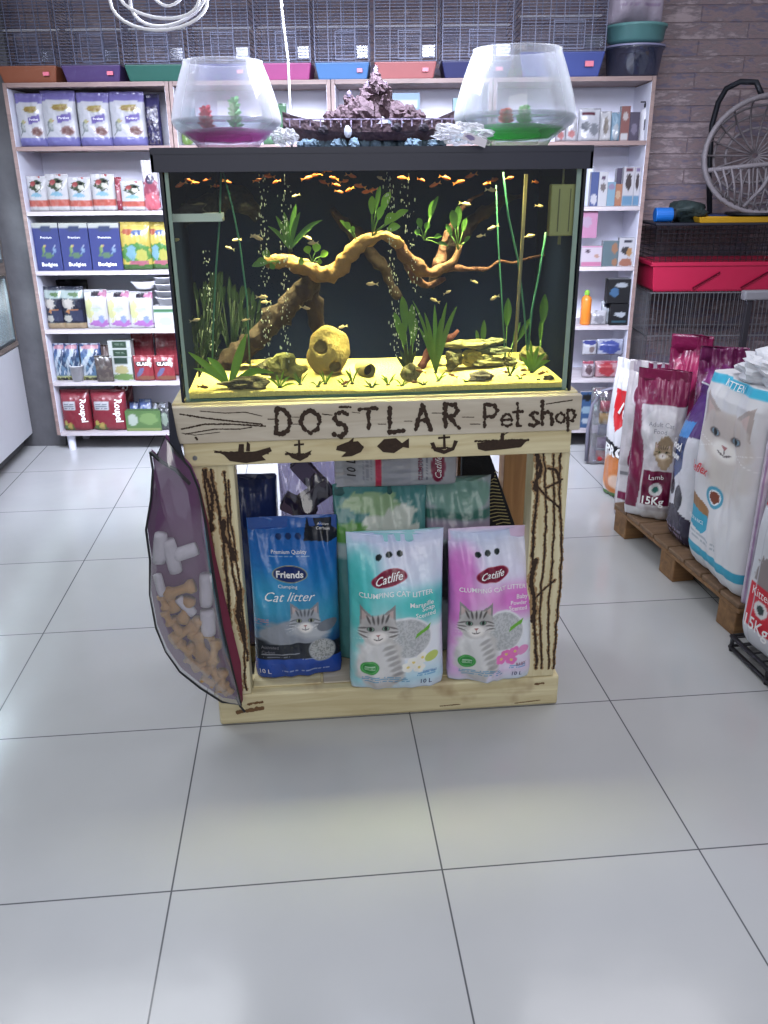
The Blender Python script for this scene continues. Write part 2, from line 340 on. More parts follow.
def bag_mesh(name, w, h, d, paint, nx=28, nz=40, side=(220, 220, 220), seal=.06, pillow=False, wr=.004, seed=0, n=2.6, m=None, topw=1., lean=0., notch=0, block=False):
    """a filled bag: rounded cross-section, flat sealed top; paint(Cv) colours the front. Returns mesh and the front surface function"""
    def D(t):
        t = np.asarray(t, float)
        if pillow: return d*np.clip(np.sin(np.pi*np.clip(t*(1-.0), 0.004, .996))**.45, .06, 1)
        b = np.clip(.62+.38*np.sqrt(np.clip(t/.10, 0, 1)), 0, 1)
        if block: return d*b*np.where(t < .9, 1, 1-.25*(t-.9)/.1)
        k = np.clip((1-seal-t)/(.36), 0, 1); return d*np.maximum(b*(1-(1-k)**2.0), .035)
    def Wd(t):
        t = np.asarray(t, float); return w*(1-(1-topw)*t)*(.965+.035*np.clip(t/.06, 0, 1))*(1 if block else 1)*(1-.035*np.sin(np.pi*np.clip(t, 0, 1)))
    def wob(u, t):
        e = (1-np.abs(u)**6)
        return e*(wr*2.2*(vnoise(u*1.6+9, t*h/w*1.8, seed)-.5)+wr*1.2*(vnoise(u*5, t*h/w*4+u*2, seed+3)-.5)+wr*.9*(vnoise(u*9+t*4, t*3, seed+6)-.5)*np.clip((t-.5)*2.5, 0, 1))
    def front(u, t):
        u = np.asarray(u, float); t = np.asarray(t, float); uu = np.clip(u, -1, 1)
        y = -D(t)/2*(1-np.abs(uu)**n)**(1/n)-wob(uu, t)
        x = uu*Wd(t)/2; z = t*h+h*.012*(vnoise(uu*2+3, t*0, seed+8)-.5)*2*t
        if notch: z = z-notch*h*(1-uu**2)*np.clip((t-.9)/.1, 0, 1)
        y = y-lean*t*t*h
        return np.stack([x, y, z], -1)
    us = np.sin(np.linspace(-np.pi/2, np.pi/2, nx)); us = .35*us+.65*np.linspace(-1, 1, nx)
    ub = us[::-1][1:-1][::2]; ring = len(us)+len(ub); ts = np.linspace(0, 1, nz); V = []; C = []
    T, U = np.meshgrid(ts, us, indexing='ij'); Fp = front(U, T)
    cv = Cv((U.ravel()+1)/2, T.ravel(), h/w); paint(cv); Cf = cv.out().reshape(nz, nx, 3); sc = np.array(lin(side))
    for i, t in enumerate(ts):
        V.append(Fp[i]); C.append(Cf[i]); yb = D(t)/2*(1-np.abs(ub)**n)**(1/n)+wr*(vnoise(ub*2, np.full(len(ub), t*4), seed+11)-.5)-lean*t*t*h
        V.append(np.stack([ub*Wd(t)/2, yb, np.full(len(ub), t*h)], -1)); C.append(np.tile(sc, (len(ub), 1)))
    V = np.concatenate(V); C = np.concatenate(C); fs = []
    for i in range(nz-1):
        for j in range(ring):
            a = i*ring+j; b = i*ring+(j+1) % ring; fs.append((a, b, b+ring, a+ring))
    fs.append(tuple(range(ring))[::-1]); fs.append(tuple(range((nz-1)*ring, nz*ring)))
    me = bpy.data.meshes.new(name); me.from_pydata(V.tolist(), [], fs); setcol(me, C); me.materials.append(m or FILM())
    sm = [True]*(len(fs)-2)+[False]*2; me.polygons.foreach_set('use_smooth', sm); me.update()
    return me, front

def card_mesh(name, w, h, d, paint, nx=20, nz=26, side=(220, 220, 220), top=None, m=None):
    us = np.linspace(0, 1, nx); ts = np.linspace(0, 1, nz); T, U = np.meshgrid(ts, us, indexing='ij'); cv = Cv(U.ravel(), T.ravel(), h/w); paint(cv); C = cv.out()
    V = np.stack([(U.ravel()-.5)*w, np.full(U.size, -d/2), T.ravel()*h], -1).tolist(); C = C.tolist(); fs = [(i*nx+j, i*nx+j+1, (i+1)*nx+j+1, (i+1)*nx+j) for i in range(nz-1) for j in range(nx-1)]
    for q, col in (([(-.5, .5, 0), (-.5, -.5, 0), (-.5, -.5, 1), (-.5, .5, 1)], side), ([(.5, -.5, 0), (.5, .5, 0), (.5, .5, 1), (.5, -.5, 1)], side), ([(.5, .5, 0), (-.5, .5, 0), (-.5, .5, 1), (.5, .5, 1)], side),
                   ([(-.5, -.5, 1), (.5, -.5, 1), (.5, .5, 1), (-.5, .5, 1)], top or side), ([(-.5, .5, 0), (.5, .5, 0), (.5, -.5, 0), (-.5, -.5, 0)], side)):
        n0 = len(V); V += [(x*w, y*d, z*h) for x, y, z in q]; C += [list(lin(col))]*4; fs.append((n0, n0+1, n0+2, n0+3))
    me = bpy.data.meshes.new(name); me.from_pydata(V, [], fs); setcol(me, np.array(C)); me.materials.append(m or CARD()); me.update(); return me

FONTS = {}
def text_geo(s, shear=0, bold=0, space=1.):
    k = (s, shear, bold, space)
    if k in FONTS: return FONTS[k]
    c = bpy.data.curves.new('t', 'FONT'); c.body = s; c.shear = shear; c.offset = bold; c.align_x = 'CENTER'; c.align_y = 'CENTER'; c.resolution_u = 2; c.space_character = space
    o = bpy.data.objects.new('t', c); COL.objects.link(o); dg = bpy.context.evaluated_depsgraph_get(); dg.update()
    me = bpy.data.meshes.new_from_object(o.evaluated_get(dg)); bpy.data.objects.remove(o)
    bm = bmesh.new(); bm.from_mesh(me); bmesh.ops.remove_doubles(bm, verts=bm.verts, dist=1e-4); bmesh.ops.triangulate(bm, faces=bm.faces)
    V = np.array([v.co[:2] for v in bm.verts]); F = [tuple(v.index for v in f.verts) for f in bm.faces]; bm.free(); bpy.data.meshes.remove(me)
    mn, mx = V.min(0), V.max(0); V = V-(mn+mx)/2; FONTS[k] = (V, F, mx-mn); return FONTS[k]

def text_on(mb, s, front, cx, cz, wfrac, bw, bh, shear=0, bold=0, rot=0, off=.0016, hfrac=None, space=1.):
    """lay lettering on a front surface; cx, cz, wfrac as fractions of the front's width / height"""
    V, F, sz = text_geo(s, shear, bold, space); k = wfrac*bw/sz[0]; ky = k if hfrac is None else hfrac*bh/sz[1]
    c, n = math.cos(rot), math.sin(rot); x = V[:, 0]*k; z = V[:, 1]*ky; X = x*c-z*n+cx*bw; Z = x*n+z*c+cz*bh
    P = front(X/(bw/2)-1, Z/bh); P = P.copy(); P[:, 1] -= off; mb.add(P.tolist(), F)
def flat_front(w, h, d):
    def f(u, t): u = np.asarray(u, float); t = np.asarray(t, float); return np.stack([u*w/2, np.full(u.shape, -d/2), t*h], -1)
    return f

def ink(name, col, rough=.45): return mat('ink_'+name, col, rough, var=.02)

# ================================================================== SETTING
FL = MB(); FL.box(-4, 6, -4, 6, -.05, 0); FL.build('floor', floor_mat(), kind='structure')
stone = stone_mat()
w = MB(); w.box(-1.2, 6, 0, .08, 0, 3.2); w.build('wall_back', stone, kind='structure', loc=W(0, .36, 0), rz=WA)
dk = mat('dark_rough_plaster', (84, 84, 88), .8, var=.35, vscale=9, bump=.5, bscale=14)
w = MB(); w.box(-.08, 0, -5, 3.4, 0, 3.2); w.build('wall_left', dk, kind='structure', loc=(-1.68, 0, 0))
w = MB(); w.box(-.6, -.03, 0, .03, 0, 3.0); w.build('wall_corner', dk, kind='structure', loc=W(0, .12, 0), rz=WA)
w = MB(); w.box(0, .08, -5, 3.6, 0, 3.2); w.build('wall_right', stone, kind='structure', loc=(3.6, 0, 0))

# ================================================================== SHELVING
oak = wood('pale_shelf_board', (190, 184, 188), (165, 156, 160), 'X', .5)
brown_edge = wood('brown_shelf_edge', (150, 128, 122), (120, 100, 98), 'X', .5)
white_panel = mat('white_melamine', (224, 226, 240), .45, var=.03)
BZ = [.115, .405, .695, 1.005, 1.305, 1.615, 1.905]
def shelf_unit(s0, s1, label):
    r = empty('shelf_unit', W(s0, 0, 0), WA, label, 'shelf', 'shelving units along the back wall'); L = s1-s0
    MB().box(.002, .020, .0, .33, .10, 1.905).build('side_panel', brown_edge, r); MB().box(L-.020, L-.002, .0, .33, .10, 1.905).build('side_panel', brown_edge, r)
    MB().box(.02, .022, .004, .32, .11, 1.88).box(L-.022, L-.02, .004, .32, .11, 1.88).build('side_lining', white_panel, r)
    MB().box(.02, L-.02, .315, .33, .10, 1.905).build('back_panel', white_panel, r)
    for z in BZ: MB().box(.022, L-.022, .0, .314, z-.02, z, ).build('shelf_board' if z < 1.9 else 'top_board', oak if z < 1.5 else brown_edge, r)
    for x in (.06, L-.06):
        for y in (.05, .28): MB().lathe([(.020, 0), (.024, .095)], (x, y, 0), 16, True, True).build('leg', white_panel, r, smooth=False)
    return r
shelf_unit(-.025, .8, 'open shelf unit at far left holding bird food bags')
shelf_unit(.8, 1.6, 'open shelf unit behind the left fish bowl, mostly hidden by the tank')
shelf_unit(1.6, 2.4, 'open shelf unit behind the stone ship ornament')
shelf_unit(2.4, 3.2, 'open shelf unit at right beside the stone wall, holding cat care items')

# ================================================================== DISPLAY CABINET at left
gl = clear('cabinet_glass', (240, 246, 248), .1, .02, milk=.16, milkcol=(235, 245, 250), fk=.2)
cabw = mat('cabinet_white', (206, 208, 214), .35, var=.02); cabe = wood('cabinet_edge_brown', (140, 128, 120), (112, 100, 94), 'Y', .5)
blk = mat('black_plastic', (26, 27, 30), .38, var=.1); dglass = mat('cabinet_inner_white', (210, 220, 226), .3, var=.03)
cb = empty('display_cabinet', (-1.26, 2.86, 0), 0, 'white display cabinet with glass upper doors and black handles at left', 'cabinet')
MB().box(-.40, -.02, -1.8, 0, .10, .60).build('base_body', cabw, cb)
MB().box(-.38, -.05, -1.78, -.03, .02, .10).build('plinth', blk, cb)
for k, y0 in enumerate((-.59, -1.18, -1.77)):
    dr = MB().box(-.018, 0, y0+.006, y0+.58, .09, .592).build('door', cabw, cb, bevel=.002)
    hy = y0+(.535 if k == 1 else .05)
    MB().tube([(0, hy, .38), (.024, hy, .385), (.030, hy, .42), (.030, hy, .47), (.024, hy, .505), (0, hy, .51)], .006, 8).build('handle', blk, dr, smooth=True)
MB().box(-.40, .002, -1.8, 0, .60, .622).build('middle_board', cabe, cb)
for y in (-1.8, -.9, -.03):
    MB().box(-.03, -.002, y, y+.03, .622, 1.55).build('frame_post', cabe if y > -.1 else cabw, cb)
MB().box(-.40, -.385, -1.8, 0, .622, 1.55).build('back_panel', dglass, cb)
MB().box(-.385, -.03, -.012, 0, .622, 1.55).build('end_panel', dk, cb)
for z0, z1 in ((.64, .965), (1.06, 1.42)):
    for y0 in (-.88, -1.76):
        p = MB().box(-.012, -.006, y0+.01, y0+.85, z0, z1).build('glass_door', gl, cb)
        MB().box(-.016, -.001, y0, y0+.86, z0-.012, z0).box(-.016, -.001, y0, y0+.86, z1, z1+.012).box(-.016, -.001, y0, y0+.012, z0, z1).box(-.016, -.001, y0+.848, y0+.86, z0, z1).build('door_frame', mat('brushed_aluminium', (150, 155, 160), .35, 1), p)
for z in (.80, 1.24): MB().box(-.38, -.03, -1.78, -.02, z, z+.006).build('glass_shelf', gl, cb)
dw = MB().box(-.38, 0, -.89, -.01, .985, 1.045).build('drawer', cabe, cb)
MB().tube([(0, -.50, 1.01), (.02, -.50, 1.012), (.024, -.48, 1.012), (.024, -.42, 1.012), (.02, -.40, 1.012), (0, -.40, 1.01)], .005, 8).build('handle', blk, dw, smooth=True)
MB().box(-.40, .002, -1.8, 0, 1.55, 1.575).build('top_board', cabe, cb)
cupm = clear('clear_plastic_cup', (240, 245, 250), .4, .08, milk=.25)
for z in (.95, 1.40): area('cabinet_strip_light', (-1.26-.2, 2.86-.9, z), 1.5, 26.0, (.95, .98, 1), size_y=.05).rotation_euler = (0, 0, math.pi/2)
k = 0
for z, ys in ((.807, (-.22, -.34, -.47, -.60)), (.623, (-.20, -.33, -.50)), (1.247, (-.3, -.45, -.62))):
    for y in ys:
        k += 1
        MB().lathe([(.030, 0), (.034, .002), (.042, .085), (.044, .085), (.038, .003)], (0, 0, 0), 18).build('clear_tub', cupm, smooth=True, loc=(-1.26-.12-.03*(k % 3), 2.86+y, z),
            label='small clear plastic tub on a glass shelf inside the display cabinet', cat='tub', group='clear tubs in the display cabinet')

# ================================================================== SHELF PRODUCTS (print colours dimmed and greyed to offset the strong shelf light)
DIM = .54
def span(u0, u1, z, d, v):
    a = S(u0, v, d)[0]; b = S(u1, v, d)[0]; return (a+b)/2, abs(b-a)
def height_at(um, vt, d, s, z):
    p = W(s, d, 0); return solve_h(p.x, p.y, vt)-z
def place(o, s, d, z, rz=0.): o.location = W(s, d, z); o.rotation_euler = (0, 0, WA+rz); return o
PROTO = {}
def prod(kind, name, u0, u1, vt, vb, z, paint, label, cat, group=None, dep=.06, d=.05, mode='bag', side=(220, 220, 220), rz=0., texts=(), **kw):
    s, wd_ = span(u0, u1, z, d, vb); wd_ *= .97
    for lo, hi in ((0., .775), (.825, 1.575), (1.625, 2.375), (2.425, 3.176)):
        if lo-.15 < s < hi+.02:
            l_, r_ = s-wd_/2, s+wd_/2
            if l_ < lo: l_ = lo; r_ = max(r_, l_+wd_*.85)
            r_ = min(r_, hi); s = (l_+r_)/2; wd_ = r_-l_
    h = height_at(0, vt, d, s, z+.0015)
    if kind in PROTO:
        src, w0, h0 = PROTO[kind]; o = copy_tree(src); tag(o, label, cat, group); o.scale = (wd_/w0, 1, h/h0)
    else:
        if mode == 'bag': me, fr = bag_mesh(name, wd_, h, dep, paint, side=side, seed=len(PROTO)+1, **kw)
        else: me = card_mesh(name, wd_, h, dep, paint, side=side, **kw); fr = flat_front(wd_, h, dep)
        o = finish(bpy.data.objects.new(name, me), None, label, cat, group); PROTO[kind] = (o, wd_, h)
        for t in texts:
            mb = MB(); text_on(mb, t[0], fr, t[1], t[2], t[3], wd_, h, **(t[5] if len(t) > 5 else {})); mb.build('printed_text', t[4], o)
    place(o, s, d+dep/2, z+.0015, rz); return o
white_ink = ink('white', (240, 240, 240)); navy_ink = ink('navy', (40, 50, 100)); gold_ink = ink('gold', (206, 176, 60)); black_ink = ink('black', (30, 28, 32)); red_ink = ink('red', (190, 40, 50)); maroon_ink = ink('maroon', (120, 26, 60)); grey_ink = ink('grey', (120, 120, 130)); green_ink = ink('green', (40, 130, 70)); blue_ink = ink('blue', (40, 110, 180))
ORD = ['leftmost', 'second', 'third', 'fourth', 'fifth', 'sixth']

def p_parrot(c):
    c.fill((206, 208, 218)); c.mix((c.Y > .80+.04*np.abs(np.sin(c.X*3.1)))*1., (122, 112, 190)); c.mix((c.Y < .15+.025*np.abs(((c.X*6) % 1)-.5)*2)*1., (120, 118, 200))
    c.bird(.24, .36, .2, (130, 140, 142), (190, 190, 130), (190, 196, 196)); c.ell(.58, .70, .24, .065, (178, 160, 60), soft=.2, noise=.3); c.poly([(.46, .42), (.86, .47), (.86, .60), (.46, .55)], (118, 100, 188)); c.ell(.72, .28, .2, .085, (160, 120, 120)); c.ell(.72, .28, .15, .06, (132, 88, 84), noise=.4)
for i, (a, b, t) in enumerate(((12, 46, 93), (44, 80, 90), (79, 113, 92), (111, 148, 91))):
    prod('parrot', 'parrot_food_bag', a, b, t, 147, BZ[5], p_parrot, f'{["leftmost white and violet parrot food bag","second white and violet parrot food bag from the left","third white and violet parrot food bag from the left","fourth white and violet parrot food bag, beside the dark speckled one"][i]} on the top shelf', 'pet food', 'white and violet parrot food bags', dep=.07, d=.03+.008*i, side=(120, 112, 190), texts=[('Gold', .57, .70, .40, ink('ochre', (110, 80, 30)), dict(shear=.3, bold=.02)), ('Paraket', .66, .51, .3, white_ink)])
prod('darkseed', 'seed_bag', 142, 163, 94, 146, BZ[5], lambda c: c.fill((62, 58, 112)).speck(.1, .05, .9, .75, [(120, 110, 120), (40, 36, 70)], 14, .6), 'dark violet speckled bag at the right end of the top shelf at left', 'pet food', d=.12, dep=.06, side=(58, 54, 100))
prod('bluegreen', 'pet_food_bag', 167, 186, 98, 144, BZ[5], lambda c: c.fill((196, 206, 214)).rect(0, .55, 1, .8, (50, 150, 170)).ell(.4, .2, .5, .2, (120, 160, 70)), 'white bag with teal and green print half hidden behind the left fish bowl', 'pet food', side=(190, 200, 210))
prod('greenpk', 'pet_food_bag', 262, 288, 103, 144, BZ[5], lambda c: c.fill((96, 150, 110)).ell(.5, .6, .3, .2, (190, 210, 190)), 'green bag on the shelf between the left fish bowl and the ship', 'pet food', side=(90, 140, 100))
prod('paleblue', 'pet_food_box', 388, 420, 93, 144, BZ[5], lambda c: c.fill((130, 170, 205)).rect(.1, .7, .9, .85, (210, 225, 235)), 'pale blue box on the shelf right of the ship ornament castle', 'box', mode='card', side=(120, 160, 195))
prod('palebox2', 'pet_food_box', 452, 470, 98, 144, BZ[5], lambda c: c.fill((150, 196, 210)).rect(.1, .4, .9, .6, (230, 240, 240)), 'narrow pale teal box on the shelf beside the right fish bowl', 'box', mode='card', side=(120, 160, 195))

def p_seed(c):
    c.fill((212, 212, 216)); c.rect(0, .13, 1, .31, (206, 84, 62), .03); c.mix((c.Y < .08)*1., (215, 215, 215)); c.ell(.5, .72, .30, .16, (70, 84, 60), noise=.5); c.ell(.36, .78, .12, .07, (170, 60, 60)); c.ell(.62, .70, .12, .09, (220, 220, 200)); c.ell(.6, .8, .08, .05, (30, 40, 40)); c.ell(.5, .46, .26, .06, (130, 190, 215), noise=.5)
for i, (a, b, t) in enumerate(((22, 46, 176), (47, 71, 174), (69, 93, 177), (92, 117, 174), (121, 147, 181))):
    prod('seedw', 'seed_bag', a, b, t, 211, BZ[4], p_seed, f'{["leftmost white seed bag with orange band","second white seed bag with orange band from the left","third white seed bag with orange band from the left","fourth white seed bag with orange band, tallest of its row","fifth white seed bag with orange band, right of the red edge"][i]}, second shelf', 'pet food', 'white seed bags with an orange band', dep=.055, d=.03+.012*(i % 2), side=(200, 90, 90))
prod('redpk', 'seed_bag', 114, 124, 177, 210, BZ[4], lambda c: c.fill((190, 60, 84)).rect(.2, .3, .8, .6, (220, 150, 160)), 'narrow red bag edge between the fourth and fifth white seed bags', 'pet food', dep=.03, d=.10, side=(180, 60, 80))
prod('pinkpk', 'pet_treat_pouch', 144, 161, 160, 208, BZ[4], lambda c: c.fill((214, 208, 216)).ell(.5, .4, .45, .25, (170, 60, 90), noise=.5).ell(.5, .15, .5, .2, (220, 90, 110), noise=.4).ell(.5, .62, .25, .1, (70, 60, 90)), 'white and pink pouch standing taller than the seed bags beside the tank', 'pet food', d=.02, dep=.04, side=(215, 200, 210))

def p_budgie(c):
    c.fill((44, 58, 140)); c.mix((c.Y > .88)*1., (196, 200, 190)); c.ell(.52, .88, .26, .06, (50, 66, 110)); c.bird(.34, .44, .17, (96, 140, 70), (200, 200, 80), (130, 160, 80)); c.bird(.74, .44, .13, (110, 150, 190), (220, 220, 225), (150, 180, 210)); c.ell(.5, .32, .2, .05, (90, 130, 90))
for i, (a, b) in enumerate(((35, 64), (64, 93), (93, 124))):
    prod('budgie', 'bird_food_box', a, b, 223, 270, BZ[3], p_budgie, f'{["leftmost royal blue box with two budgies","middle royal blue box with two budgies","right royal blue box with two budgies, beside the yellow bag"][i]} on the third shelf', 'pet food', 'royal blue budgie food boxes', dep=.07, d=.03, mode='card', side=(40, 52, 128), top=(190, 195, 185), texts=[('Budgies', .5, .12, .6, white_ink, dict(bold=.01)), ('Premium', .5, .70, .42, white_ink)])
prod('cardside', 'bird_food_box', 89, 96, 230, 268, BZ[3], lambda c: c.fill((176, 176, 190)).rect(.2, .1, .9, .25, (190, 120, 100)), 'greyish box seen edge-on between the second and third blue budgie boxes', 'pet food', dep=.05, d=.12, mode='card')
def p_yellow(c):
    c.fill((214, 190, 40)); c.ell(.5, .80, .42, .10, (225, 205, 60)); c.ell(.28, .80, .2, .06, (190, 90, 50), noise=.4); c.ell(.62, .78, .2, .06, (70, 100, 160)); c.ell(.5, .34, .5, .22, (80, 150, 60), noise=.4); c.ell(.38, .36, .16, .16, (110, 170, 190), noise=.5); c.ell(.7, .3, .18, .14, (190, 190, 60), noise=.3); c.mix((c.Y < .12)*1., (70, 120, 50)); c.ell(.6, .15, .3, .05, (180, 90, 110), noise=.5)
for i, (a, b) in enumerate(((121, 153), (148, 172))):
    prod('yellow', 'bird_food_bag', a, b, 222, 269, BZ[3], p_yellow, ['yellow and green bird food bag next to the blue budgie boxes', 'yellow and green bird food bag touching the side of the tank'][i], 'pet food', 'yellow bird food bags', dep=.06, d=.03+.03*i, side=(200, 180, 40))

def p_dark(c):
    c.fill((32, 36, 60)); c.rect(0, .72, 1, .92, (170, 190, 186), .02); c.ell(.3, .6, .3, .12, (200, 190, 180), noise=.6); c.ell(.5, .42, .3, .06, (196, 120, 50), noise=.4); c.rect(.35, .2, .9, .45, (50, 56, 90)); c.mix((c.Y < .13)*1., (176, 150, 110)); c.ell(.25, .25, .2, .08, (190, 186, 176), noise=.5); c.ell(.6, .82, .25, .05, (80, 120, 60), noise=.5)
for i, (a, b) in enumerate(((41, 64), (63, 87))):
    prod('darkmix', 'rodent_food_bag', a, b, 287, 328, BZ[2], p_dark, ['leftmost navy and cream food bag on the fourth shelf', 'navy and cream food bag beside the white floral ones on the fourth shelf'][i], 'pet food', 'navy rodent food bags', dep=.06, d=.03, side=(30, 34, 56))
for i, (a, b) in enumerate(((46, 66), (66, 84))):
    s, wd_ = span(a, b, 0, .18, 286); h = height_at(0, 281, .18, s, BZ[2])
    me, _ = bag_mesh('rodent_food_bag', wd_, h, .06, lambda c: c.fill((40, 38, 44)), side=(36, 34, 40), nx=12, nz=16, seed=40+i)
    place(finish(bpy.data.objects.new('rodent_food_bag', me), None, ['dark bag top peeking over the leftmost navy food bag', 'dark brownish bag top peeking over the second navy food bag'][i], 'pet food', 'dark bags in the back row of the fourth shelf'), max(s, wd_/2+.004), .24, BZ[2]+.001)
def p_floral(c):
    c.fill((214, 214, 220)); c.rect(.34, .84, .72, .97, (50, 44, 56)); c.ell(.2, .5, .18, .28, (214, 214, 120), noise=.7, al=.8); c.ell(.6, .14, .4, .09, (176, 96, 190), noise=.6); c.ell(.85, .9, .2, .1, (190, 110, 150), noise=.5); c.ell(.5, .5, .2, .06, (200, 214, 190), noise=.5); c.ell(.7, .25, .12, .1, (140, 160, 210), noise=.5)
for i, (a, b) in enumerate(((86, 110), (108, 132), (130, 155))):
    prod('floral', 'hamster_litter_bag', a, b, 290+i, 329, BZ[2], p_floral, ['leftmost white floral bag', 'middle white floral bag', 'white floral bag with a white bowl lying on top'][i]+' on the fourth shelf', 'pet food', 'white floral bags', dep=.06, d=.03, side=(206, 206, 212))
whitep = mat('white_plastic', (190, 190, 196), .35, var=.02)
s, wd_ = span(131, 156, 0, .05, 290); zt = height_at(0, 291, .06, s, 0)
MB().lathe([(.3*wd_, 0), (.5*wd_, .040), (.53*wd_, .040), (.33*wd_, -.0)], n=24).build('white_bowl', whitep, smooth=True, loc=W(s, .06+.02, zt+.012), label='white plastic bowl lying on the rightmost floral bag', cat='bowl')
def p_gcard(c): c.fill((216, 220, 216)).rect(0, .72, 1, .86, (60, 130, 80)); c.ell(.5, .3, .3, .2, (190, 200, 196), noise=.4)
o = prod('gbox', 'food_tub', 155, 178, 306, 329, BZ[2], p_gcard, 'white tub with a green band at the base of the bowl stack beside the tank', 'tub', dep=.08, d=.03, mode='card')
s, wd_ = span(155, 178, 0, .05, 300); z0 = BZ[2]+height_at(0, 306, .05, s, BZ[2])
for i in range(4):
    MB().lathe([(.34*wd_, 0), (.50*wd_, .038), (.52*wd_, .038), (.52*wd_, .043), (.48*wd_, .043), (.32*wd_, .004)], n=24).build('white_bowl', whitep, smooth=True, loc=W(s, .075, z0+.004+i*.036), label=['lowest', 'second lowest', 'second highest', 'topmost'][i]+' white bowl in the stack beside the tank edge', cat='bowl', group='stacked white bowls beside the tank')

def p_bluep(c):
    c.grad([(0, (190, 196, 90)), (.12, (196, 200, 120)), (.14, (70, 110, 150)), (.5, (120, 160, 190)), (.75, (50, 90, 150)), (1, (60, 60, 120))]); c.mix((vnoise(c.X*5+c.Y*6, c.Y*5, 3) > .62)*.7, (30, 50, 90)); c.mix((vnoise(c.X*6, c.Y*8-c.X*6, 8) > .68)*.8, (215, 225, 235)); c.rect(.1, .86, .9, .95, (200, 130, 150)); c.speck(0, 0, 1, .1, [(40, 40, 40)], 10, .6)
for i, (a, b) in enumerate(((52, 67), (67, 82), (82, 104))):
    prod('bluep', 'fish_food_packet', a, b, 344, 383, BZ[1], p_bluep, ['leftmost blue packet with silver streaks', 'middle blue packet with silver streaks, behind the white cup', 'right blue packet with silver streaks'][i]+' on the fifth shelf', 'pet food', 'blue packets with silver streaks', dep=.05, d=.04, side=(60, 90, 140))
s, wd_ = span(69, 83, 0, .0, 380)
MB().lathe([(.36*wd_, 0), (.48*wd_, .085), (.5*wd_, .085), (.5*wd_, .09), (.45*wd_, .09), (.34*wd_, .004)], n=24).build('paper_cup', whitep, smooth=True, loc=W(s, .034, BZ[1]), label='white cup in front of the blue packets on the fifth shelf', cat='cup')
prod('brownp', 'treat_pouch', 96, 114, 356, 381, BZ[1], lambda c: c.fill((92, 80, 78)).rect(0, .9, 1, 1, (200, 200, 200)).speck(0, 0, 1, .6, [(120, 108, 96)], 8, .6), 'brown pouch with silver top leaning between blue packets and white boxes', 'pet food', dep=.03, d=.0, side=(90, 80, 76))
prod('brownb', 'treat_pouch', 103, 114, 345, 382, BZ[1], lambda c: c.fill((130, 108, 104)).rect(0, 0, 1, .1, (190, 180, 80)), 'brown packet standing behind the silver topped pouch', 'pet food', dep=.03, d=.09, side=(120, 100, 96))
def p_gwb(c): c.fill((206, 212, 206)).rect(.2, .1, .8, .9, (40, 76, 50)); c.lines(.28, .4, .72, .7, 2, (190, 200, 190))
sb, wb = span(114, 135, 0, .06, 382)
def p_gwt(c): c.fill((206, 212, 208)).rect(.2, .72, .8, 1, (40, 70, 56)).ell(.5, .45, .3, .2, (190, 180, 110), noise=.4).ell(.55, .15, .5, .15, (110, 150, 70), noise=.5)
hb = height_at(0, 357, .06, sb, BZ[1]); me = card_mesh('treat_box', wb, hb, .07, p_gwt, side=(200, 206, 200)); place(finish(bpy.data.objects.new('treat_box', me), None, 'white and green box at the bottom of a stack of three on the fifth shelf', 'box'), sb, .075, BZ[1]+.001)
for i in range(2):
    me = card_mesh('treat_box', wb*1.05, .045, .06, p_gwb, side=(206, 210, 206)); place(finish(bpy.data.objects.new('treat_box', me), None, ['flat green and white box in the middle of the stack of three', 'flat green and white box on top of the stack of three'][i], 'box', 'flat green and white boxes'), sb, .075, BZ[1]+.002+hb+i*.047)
def p_red(c):
    c.fill((170, 34, 52)); c.poly([(.1, .75), (.9, .8), (.85, .6), (.2, .58)], (60, 40, 40)); c.poly([(.75, .9), (.95, .7), (.9, .5), (.7, .7)], (222, 216, 210)); c.ell(.35, .35, .28, .09, (110, 110, 160), rot=.9, noise=.3); c.ell(.6, .12, .45, .09, (150, 90, 60), noise=.4)
for i, (a, b) in enumerate(((134, 155), (154, 176), (172, 190))):
    prod('redb', 'cat_food_pouch', a, b, 356, 382, BZ[1], p_red, ['left red pouch in the front row of the fifth shelf', 'middle red pouch in the front row of the fifth shelf', 'red pouch in the front row right against the tank corner'][i], 'pet food', 'red pouches in the front row', dep=.04, d=.02, side=(150, 30, 46), texts=[('GLASS', .5, .68, .6, white_ink, dict(bold=.02))])
for i, (a, b) in enumerate(((134, 157), (157, 182))):
    prod('redbk', 'cat_food_pouch', a, b, 333, 380, BZ[1], lambda c: c.fill((160, 30, 50)).lines(.2, .7, .8, .85, 2, (196, 90, 100)), ['tall red pouch behind the left front red pouch', 'tall red pouch behind the middle front red pouch'][i], 'pet food', 'tall red pouches in the back row', dep=.05, d=.14, side=(150, 30, 46))

